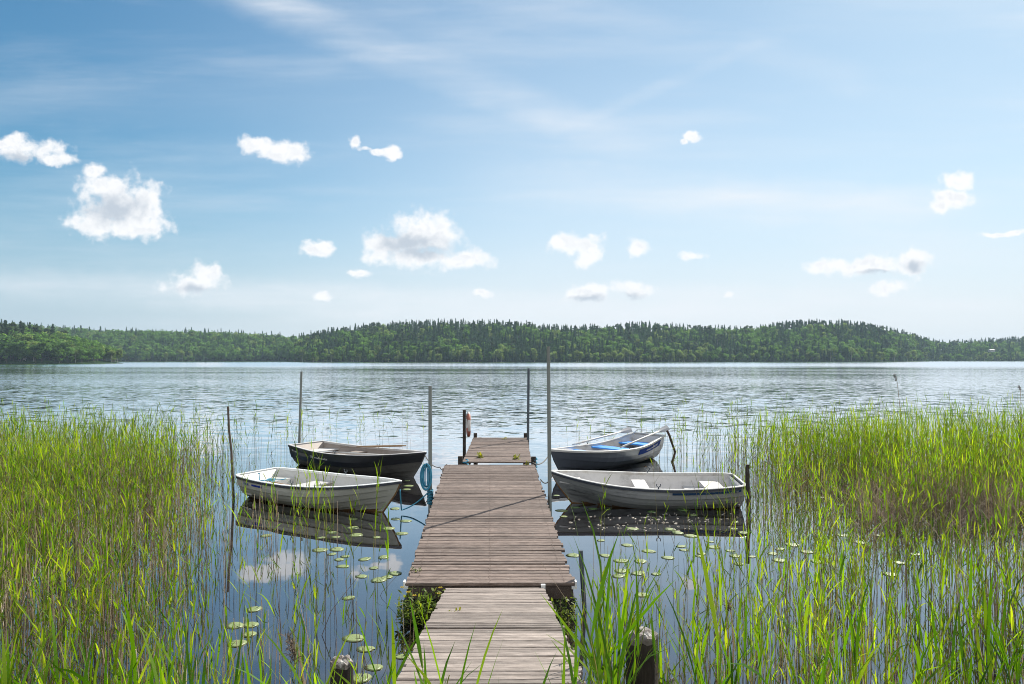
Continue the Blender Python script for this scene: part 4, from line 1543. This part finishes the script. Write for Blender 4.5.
# pale seed fluff drifting by the long grey boat
q = MB()
rg = random.Random(9)
for i in range(150):
    px, py = rg.uniform(568, 738), rg.uniform(513, 531)
    if rg.random() < .45:
        px = rg.gauss(650, 26)
    p = wp(px, py, .004)
    r = rg.uniform(.012, .032)
    n_ = 5
    b_ = len(q.v)
    for j in range(n_):
        a = j * 6.283 / n_ + rg.random()
        q.v.append((p.x + r * math.cos(a) * rg.uniform(.5, 1.4), p.y + r * math.sin(a), .006))
    q.v.append((p.x, p.y, .016))
    for j in range(n_):
        q.quad(b_ + j, b_ + (j + 1) % n_, b_ + n_)
tag(q.build('floating_fluff', M['fluff']), 'pale seed fluff drifting on the water along the long grey boat', 'seed fluff', kind='stuff')

# ------------------------------------------------------------------ leaves and reeds in numpy
def ribbons(base, az, el, length, width, droop, twist, nseg=5):
    """leaf blades: base (n,3), azimuth, start elevation; returns verts, quads"""
    n = len(base)
    t = np.linspace(0, 1, nseg)
    e = el[:, None] - droop[:, None] * t[None, :] ** 1.5
    dl = length[:, None] / (nseg - 1)
    ch, sh = np.cos(e), np.sin(e)
    r = np.concatenate([np.zeros((n, 1)), np.cumsum(ch[:, :-1] * dl, 1)], 1)
    z = np.concatenate([np.zeros((n, 1)), np.cumsum(sh[:, :-1] * dl, 1)], 1)
    ca, sa = np.cos(az)[:, None], np.sin(az)[:, None]
    P0 = np.stack([base[:, 0:1] + r * ca, base[:, 1:2] + r * sa, base[:, 2:3] + z], 2)
    prof = np.interp(t, [0, .18, .45, .75, 1.0], [.45, .95, 1.0, .6, .03])
    tw = twist[:, None] * t[None, :]
    # width direction: horizontal normal, rolled about the blade
    wx, wy = -sa * np.cos(tw), ca * np.cos(tw)
    ux, uy, uz = -sh * ca * np.sin(tw), -sh * sa * np.sin(tw), ch * np.sin(tw)
    W = np.stack([wx + ux, wy + uy, uz], 2) * (width[:, None] * prof[None, :] * .5)[:, :, None]
    V = np.stack([P0 - W, P0 + W], 2).reshape(n, nseg * 2, 3)
    q1 = np.array([[2 * i, 2 * i + 1, 2 * i + 3, 2 * i + 2] for i in range(nseg - 1)])
    Q = (np.arange(n)[:, None, None] * (nseg * 2) + q1[None]).reshape(-1, 4)
    return V.reshape(-1, 3), Q


def stems(base, H, lx, ly, r0, nring=5, taper=.35, kink=0.0):
    n = len(base)
    t = np.linspace(0, 1, nring)
    P0 = np.stack([base[:, 0:1] + lx[:, None] * t ** 1.6, base[:, 1:2] + ly[:, None] * t ** 1.6, base[:, 2:3] + H[:, None] * t], 2)
    rr = r0[:, None] * (1 - (1 - taper) * t)[None]
    a = np.array([0, 2.094, 4.189])
    V = P0[:, :, None, :] + np.stack([np.cos(a), np.sin(a), 0 * a], 1)[None, None] * rr[:, :, None, None]
    q1 = []
    for i in range(nring - 1):
        for k in range(3):
            q1.append([i * 3 + k, i * 3 + (k + 1) % 3, (i + 1) * 3 + (k + 1) % 3, (i + 1) * 3 + k])
    Q = (np.arange(n)[:, None, None] * (nring * 3) + np.array(q1)[None]).reshape(-1, 4)
    return V.reshape(n * nring * 3, 3), Q, P0


def reed_bed(name, base, H, label, mats, rng, leaves=6, lw=(.009, .019), ll=(.10, .29), stem_r=.0042, lean=.055, t0=.32, wind=.5):
    n = len(base)
    lx, ly = rng.normal(0, lean, n) * H, rng.normal(0, lean, n) * H
    SV, SQ, _ = stems(base, H, lx, ly, stem_r * rng.uniform(.7, 1.25, n))
    k = leaves
    t = (t0 + (1 - t0) * (np.arange(k)[None, :] + rng.uniform(0, .8, (n, k))) / k).clip(0, .985)
    az0 = rng.uniform(0, 2 * np.pi, (n, 1))
    az = az0 + np.arange(k)[None, :] * np.pi + rng.normal(0, .7, (n, k))
    B_ = np.stack([base[:, 0:1] + lx[:, None] * t ** 1.6, base[:, 1:2] + ly[:, None] * t ** 1.6, base[:, 2:3] + H[:, None] * t], 2).reshape(-1, 3)
    m_ = n * k
    tf = t.ravel()
    keep = rng.random(m_) < .9
    el = np.radians(rng.normal(65, 12, m_) + 11 * tf).clip(.3, 1.54)
    droop = np.abs(rng.normal(.55, .45, m_)) * (1.15 - .6 * tf)
    length = rng.uniform(*ll, m_) * (.75 + .5 * np.sin(tf * np.pi * .9)) * np.repeat((H / H.mean()).clip(.6, 1.3), k)
    width = rng.uniform(*lw, m_)
    LV, LQ = ribbons(B_[keep], az.ravel()[keep], el[keep], length[keep], width[keep], droop[keep], rng.normal(0, .8, m_)[keep])
    V = np.vstack([SV, LV])
    Q = np.vstack([SQ, LQ + len(SV)])
    mi = np.r_[np.zeros(len(SQ), int), np.ones(len(LQ), int)]
    o = np_mesh(name, V, Q, mats, mi)
    return tag(o, label, 'reeds', kind='stuff')


DPX = [-400, 0, 80, 160, 200, 240, 280, 340, 400, 460, 520, 580, 640, 700, 760, 820, 880, 940, 1024, 1500]
DPY = [438, 446, 452, 460, 480, 500, 520, 545, 580, 620, 684, 1000]
_DG0 = np.array([
    [.00, .00, .00, .00, .00, .00, .00, .00, .00, 0, 0, .00, .00, .00, .01, .02, .03, .03, .03, .03],
    [.08, .08, .08, .06, .05, .05, .05, .06, .04, 0, 0, .04, .06, .07, .10, .20, .25, .25, .22, .2],
    [.40, .40, .40, .30, .14, .08, .05, .05, .02, 0, 0, .04, .07, .14, .38, .65, .75, .75, .65, .6],
    [1.0, 1.0, 1.0, .80, .30, .12, .03, .010, .0, 0, 0, .00, .00, .08, .50, 1.0, 1.0, 1.0, 1.0, 1.],
    [1.0, 1.0, 1.0, .80, .30, .07, .00, .000, .0, 0, 0, .00, .00, .02, .38, .85, 1.0, 1.0, 1.0, 1.],
    [1.0, 1.0, 1.0, .75, .28, .10, .00, .000, .0, 0, 0, .00, .00, .02, .28, .50, .75, .85, 1.0, 1.],
    [1.0, 1.0, 1.0, .70, .32, .20, .10, .040, .0, 0, 0, .00, .00, .02, .12, .18, .28, .40, .60, .7],
    [1.0, 1.0, 1.0, .70, .36, .22, .16, .080, .01, 0, 0, .00, .02, .05, .15, .20, .20, .25, .40, .5],
    [1.0, 1.0, 1.0, .70, .36, .18, .09, .080, .06, 0, 0, .05, .06, .08, .20, .28, .30, .30, .45, .6],
    [1.0, 1.0, 1.0, .75, .40, .18, .10, .100, .10, 0, 0, .12, .12, .16, .34, .42, .45, .45, .55, .7],
    [1.0, 1.0, 1.0, .80, .50, .30, .24, .240, .10, 0, 0, .30, .32, .32, .46, .55, .60, .60, .70, .8],
    [1.0, 1.0, 1.0, .80, .50, .30, .24, .240, .10, 0, 0, .30, .32, .32, .46, .55, .60, .60, .70, .8]])


DG = _DG0.copy()
DG[4:, 4:8] *= .72
DG[4:, 3] *= .85


def dens(px, py):
    i = np.clip(np.searchsorted(DPY, py) - 1, 0, len(DPY) - 2)
    j = np.clip(np.searchsorted(DPX, px) - 1, 0, len(DPX) - 2)
    Y, X = np.array(DPY), np.array(DPX)
    fy = ((py - Y[i]) / (Y[i + 1] - Y[i])).clip(0, 1)
    fx = ((px - X[j]) / (X[j + 1] - X[j])).clip(0, 1)
    v = (DG[i, j] * (1 - fx) + DG[i, j + 1] * fx) * (1 - fy) + (DG[i + 1, j] * (1 - fx) + DG[i + 1, j + 1] * fx) * fy
    v[(py < DPY[0])] = 0
    return v


def allowed(x, y):
    ok = np.ones(len(x), bool)
    ok &= ~((np.abs(x + .3) < 1.35) & (y > 7.7))          # jetty
    ok &= ~((x > -.80) & (x < .50) & (y < 7.95))            # gangway
    for b_ in (BT1, BT2, BT3, BT4):
        inv = np.array(b_.root.matrix_basis.inverted())
        lx = inv[0, 0] * x + inv[0, 1] * y + inv[0, 3]
        ly = inv[1, 0] * x + inv[1, 1] * y + inv[1, 3]
        u = (lx / b_.L)
        hb = np.interp(u, b_.bu, b_.bv) * b_.B / 2 + .06
        ok &= ~((u > -.04) & (u < 1.03) & (np.abs(ly) < hb))
    return ok


def scatter(per_m2, rng, x0, x1, y0, y1, fn=dens, pw=1.0, clump=True):
    n = int((x1 - x0) * (y1 - y0) * per_m2)
    x, y = rng.uniform(x0, x1, n), rng.uniform(y0, y1, n)
    px, py = CX + F * x / y, HY + F * CH / y
    d = fn(px, py) ** pw
    if clump:
        d = d * (1 + .55 * np.sin(x * 1.9 + 1.3 * np.sin(y * 1.1)) * np.sin(y * 1.6 + 1.1 * np.sin(x * .8))).clip(.2, 1.7)
    keep = (rng.random(n) < d) & allowed(x, y) & (np.abs(x) < y * .86 + .6)
    return x[keep], y[keep]


def ground_under(x, y):
    return np.array([max(-.15, bank_z(a, b_)) for a, b_ in zip(x, y)])


REED_M = [M['reed_stem'], M['reed_leaf']]
for nm, x0, x1, seed, lab in (('reed_bed', -19, -.2, 21, 'dense bright green reed bed covering the left side of the shore'),
                              ('reed_bed', .2, 20, 22, 'bright green reed bed on the right with open water between its stems')):
    rg_ = np.random.default_rng(seed)
    x, y = scatter(37 if x0 < 0 else 41, rg_, x0, x1, 4.4, 24.0)
    z = ground_under(x, y)
    H = rg_.normal(1.16, .26, len(x)).clip(.45, 1.75)
    H *= 1 - .12 * (np.sin(x * .7) * np.sin(y * .9)) + np.where(y > 17, .03, 0)
    H *= np.where(y < 9.5, .80, 1.0) * np.where((y > 9.5) & (y < 13), .92, 1.0)
    reed_bed(nm, np.stack([x, y, z], 1), H + .1, lab, REED_M, rg_)
    # last year's dead stalks between the green ones
    x, y = scatter(58 if x0 < 0 else 40, rg_, x0, x1, 4.6, 23.0, pw=1.1)
    z = ground_under(x, y)
    n = len(x)
    H = rg_.uniform(.35, 1.0, n)
    bent = np.where(rg_.random(n) < .12, .45, .06)
    SV, SQ, _ = stems(np.stack([x, y, z], 1), H, rg_.normal(0, 1, n) * bent * H, rg_.normal(0, 1, n) * bent * H, rg_.uniform(.003, .0055, n), 3, .7)
    extra = ''
    if x0 > 0:      # a heap of broken stalks
        m_ = 2600
        fx = np.r_[rg_.uniform(860, 1090, m_), rg_.uniform(840, 960, 500)]
        fy = np.r_[rg_.normal(508, 14, m_), rg_.normal(492, 8, 500)]
        fd = F * CH / (fy - HY)
        xx = (fx - CX) / F * fd
        a = rg_.uniform(0, 6.28, len(xx))
        Lh = rg_.uniform(.25, .8, len(xx))
        tilt = np.abs(rg_.normal(.35, .35, len(xx)))
        S2, Q2, _ = stems(np.stack([xx, fd, rg_.uniform(-.02, .12, len(xx))], 1), Lh * np.sin(tilt) + .01, Lh * np.cos(tilt) * np.cos(a), Lh * np.cos(tilt) * np.sin(a),
                          rg_.uniform(.004, .008, len(xx)), 3, .7)
        SQ = np.vstack([SQ, Q2 + len(SV)])
        SV = np.vstack([SV, S2])
        lab2 = 'brown dead reed stalks and a broken brown heap inside the right reed bed'
    else:
        lab2 = 'brown dead reed stalks standing inside the left reed bed'
    tag(np_mesh('dead_reeds', SV, SQ, [M['dead_stem']]), lab2, 'dead reeds', kind='stuff')

# broad bright blades on the bank, close to the camera
rg_ = np.random.default_rng(31)


def bank_reeds(xr, yr, n, hm_, label, lean=.12, leaves=6, lw=(.013, .024), ll=(.25, .5)):
    x, y = rg_.uniform(*xr, n), rg_.uniform(*yr, n)
    ok = allowed(x, y) | (y < 2.4)
    ok &= ~(((np.abs(x / y - .19) < .03) | (np.abs(x / y + .25) < .026)) & (rg_.random(n) < .85))
    x, y = x[ok], y[ok]
    z = ground_under(x, y)
    H = rg_.normal(hm_, hm_ * .16, len(x)).clip(hm_ * .5, hm_ * 1.35)
    reed_bed('bank_reeds', np.stack([x, y, z], 1), H, label, [M['reed_stem'], M['grass_leaf']], rg_, leaves, lw, ll, .005, lean, .22)


bank_reeds((.56, 1.45), (3.1, 4.7), 19, .80, 'broad bright reed blades on the bank right of the gangway')
bank_reeds((.50, .66), (3.4, 4.5), 15, .92, 'bright broad blades leaning over the right edge of the gangway', .13, 6, (.014, .027), (.3, .56))
bank_reeds((1.4, 4.2), (3.4, 4.9), 48, .80, 'tall green reeds along the bank in the right foreground')
bank_reeds((-1.75, -.76), (3.3, 4.8), 22, .62, 'short green reed blades on the bank left of the gangway')
bank_reeds((-4.2, -1.7), (3.5, 5.0), 60, .72, 'green reeds along the bank in the left foreground')
bank_reeds((-.55, .42), (2.02, 2.38), 36, .52, 'a few thin green blades growing at the foot of the gangway', .12, 4, (.008, .015), (.16, .34))


# old seed heads
def plume(px0, py0, px1, py1, d, label, size=1.0):
    a = wp(px0, py0, -.1) if d is None else at(px0, py0, d)
    t = at(px1, py1, d or a.y)
    a = Vector((a.x, t.y, -.1))
    root = empty('seed_head', a, label, 'reed plume')
    q_ = MB()
    dv = t - a
    q_.tube([dv * s + Vector((.05 * math.sin(s * 3), 0, 0)) for s in (0, .3, .6, .85, 1)], [.010, .010, .009, .007, .004], 5)
    q_.build('stalk', M['dead_stem'], root)
    rg2 = np.random.default_rng(int(px1))
    n = 150
    s_ = rg2.uniform(0, 1, n)
    tip = np.array(dv)
    B_ = tip[None] + np.stack([rg2.normal(0, .012, n) - .05 * s_ * size, rg2.normal(0, .012, n), (-.16 + .20 * s_) * size], 1)
    LV, LQ = ribbons(B_, rg2.uniform(0, 6.28, n), rg2.normal(.7, .5, n), rg2.uniform(.04, .10, n) * size, rg2.uniform(.004, .009, n), rg2.uniform(.5, 2, n), rg2.normal(0, 1, n), 4)
    o = np_mesh('plume', LV, LQ, [M['plume']])
    o.parent = root


plume(903, 455, 896, 376, 20.5, 'single tall dead reed with a feathery seed head above the right reeds', 1.0)
plume(1019, 455, 1020, 387, 19.5, 'thin dead reed with a small seed head at the right edge', .6)
plume(303, 684, 296, 642, 5.2, 'drooping brown reed plume beside the slimmer piling', 1.1)
plume(727, 640, 729, 603, 6.0, 'dead reed stalk with a pinkish tip standing in front of the right reeds', .45)


# ------------------------------------------------------------------ small plants on the jetty
def leafy(name, loc, half, n, label, mat, lsize, flowers=0, cat='plant', seed=0):
    rg2 = np.random.default_rng(seed)
    root = empty(name, loc, label, cat)
    B_ = np.stack([rg2.uniform(-half[0], half[0], n), rg2.uniform(-half[1], half[1], n), rg2.uniform(0, half[2], n) * rg2.uniform(.4, 1, n)], 1)
    LV, LQ = ribbons(B_, rg2.uniform(0, 6.28, n), rg2.normal(.5, .5, n), rg2.uniform(.6, 1.3, n) * lsize, rg2.uniform(.35, .6, n) * lsize, rg2.uniform(.2, 1.2, n), rg2.normal(0, .6, n), 4)
    o = np_mesh('leaves', LV, LQ, [mat])
    o.parent = root
    ns = max(4, n // 8)
    SV, SQ, _ = stems(np.stack([B_[:ns, 0], B_[:ns, 1], np.zeros(ns)], 1), B_[:ns, 2] + lsize * .3, rg2.normal(0, .03, ns), rg2.normal(0, .03, ns), np.full(ns, .003), 3)
    o = np_mesh('stems', SV, SQ, [M['reed_stem']])
    o.parent = root
    for i in range(flowers):
        q_ = MB()
        c = Vector((rg2.uniform(-half[0], half[0]), rg2.uniform(-half[1], 0), half[2] * rg2.uniform(.85, 1.15)))
        if i == 0:
            c = Vector((half[0] * .85, -half[1] * .5, half[2] * 1.12))
        for k in range(6):
            a = k * 1.047
            q_.add([(c.x, c.y, c.z), (c.x + .022 * math.cos(a - .4), c.y + .022 * math.sin(a - .4), c.z + .012), (c.x + .030 * math.cos(a), c.y + .030 * math.sin(a), c.z + .008),
                    (c.x + .022 * math.cos(a + .4), c.y + .022 * math.sin(a + .4), c.z + .012)], [(0, 1, 2, 3)])
        q_.build('flower', M['petal'], root)
    return root


leafy('leafy_plant', (-1.02, 7.70, .04), (.26, .16, .36), 620, 'leafy green plant with yellow flowers growing under the near left jetty corner', M['plant_leaf'], .058, 5, seed=1)
leafy('leafy_plant', (.58, 7.74, .02), (.15, .13, .30), 170, 'leafy green plant growing under the near right jetty corner', M['plant_leaf'], .058, 0, seed=2)
for i, (px, py, z, n, ls, lab) in enumerate((
        (480.0, 457.5, .50, 34, .10, 'yellow green weed growing through the left part of the far platform'),
        (516.0, 459.0, .50, 30, .09, 'yellow green weed growing through the right part of the far platform'),
        (504.5, 439.5, .50, 12, .06, 'tiny yellow green weed at the far end of the platform'),
        (416.0, 571.0, .405, 22, .035, 'small green weed between the boards at the near left of the jetty'),
        (453.0, 616.5, .60, 26, .04, 'small weed with yellowish leaves growing through the gangway'),
        (526.5, 464.8, .50, 18, .07, 'yellow flowered weed at the far right corner of the middle section'))):
    p = wp(px, py, z)
    leafy('weed', (p.x, p.y, z - .01), (.07 if i else .05, .10 if i < 2 else .04, .05 + .8 * ls), n, lab, M['weed'] if i not in (3,) else M['plant_leaf'], ls, 0, 'weed', 40 + i)

# ------------------------------------------------------------------ air
HAZE = 0.00013
if HAZE:
    m, nt, out = new_mat('haze')
    v = nt.add('ShaderNodeVolumePrincipled', ins={'Color': (0.62, 0.82, 1.0, 1), 'Density': HAZE, 'Anisotropy': 0.0})
    nt.l.new(v.outputs[0], out.inputs['Volume'])
    q = MB()
    q.box(-3100, 3100, -450, 3100, -6, 75)
    tag(q.build('haze', m), kind='stuff')

scene.cycles.use_denoising = True
scene.cycles.pixel_filter_type = 'BLACKMAN_HARRIS'
scene.cycles.filter_width = 1.0
scene.cycles.max_bounces = 6
scene.cycles.transparent_max_bounces = 8
scene.cycles.volume_bounces = 0
scene.cycles.volume_step_rate = 1.0
scene.cycles.caustics_reflective = False
scene.cycles.caustics_refractive = False
scene.cycles.sample_clamp_indirect = 6
scene.render.use_persistent_data = False
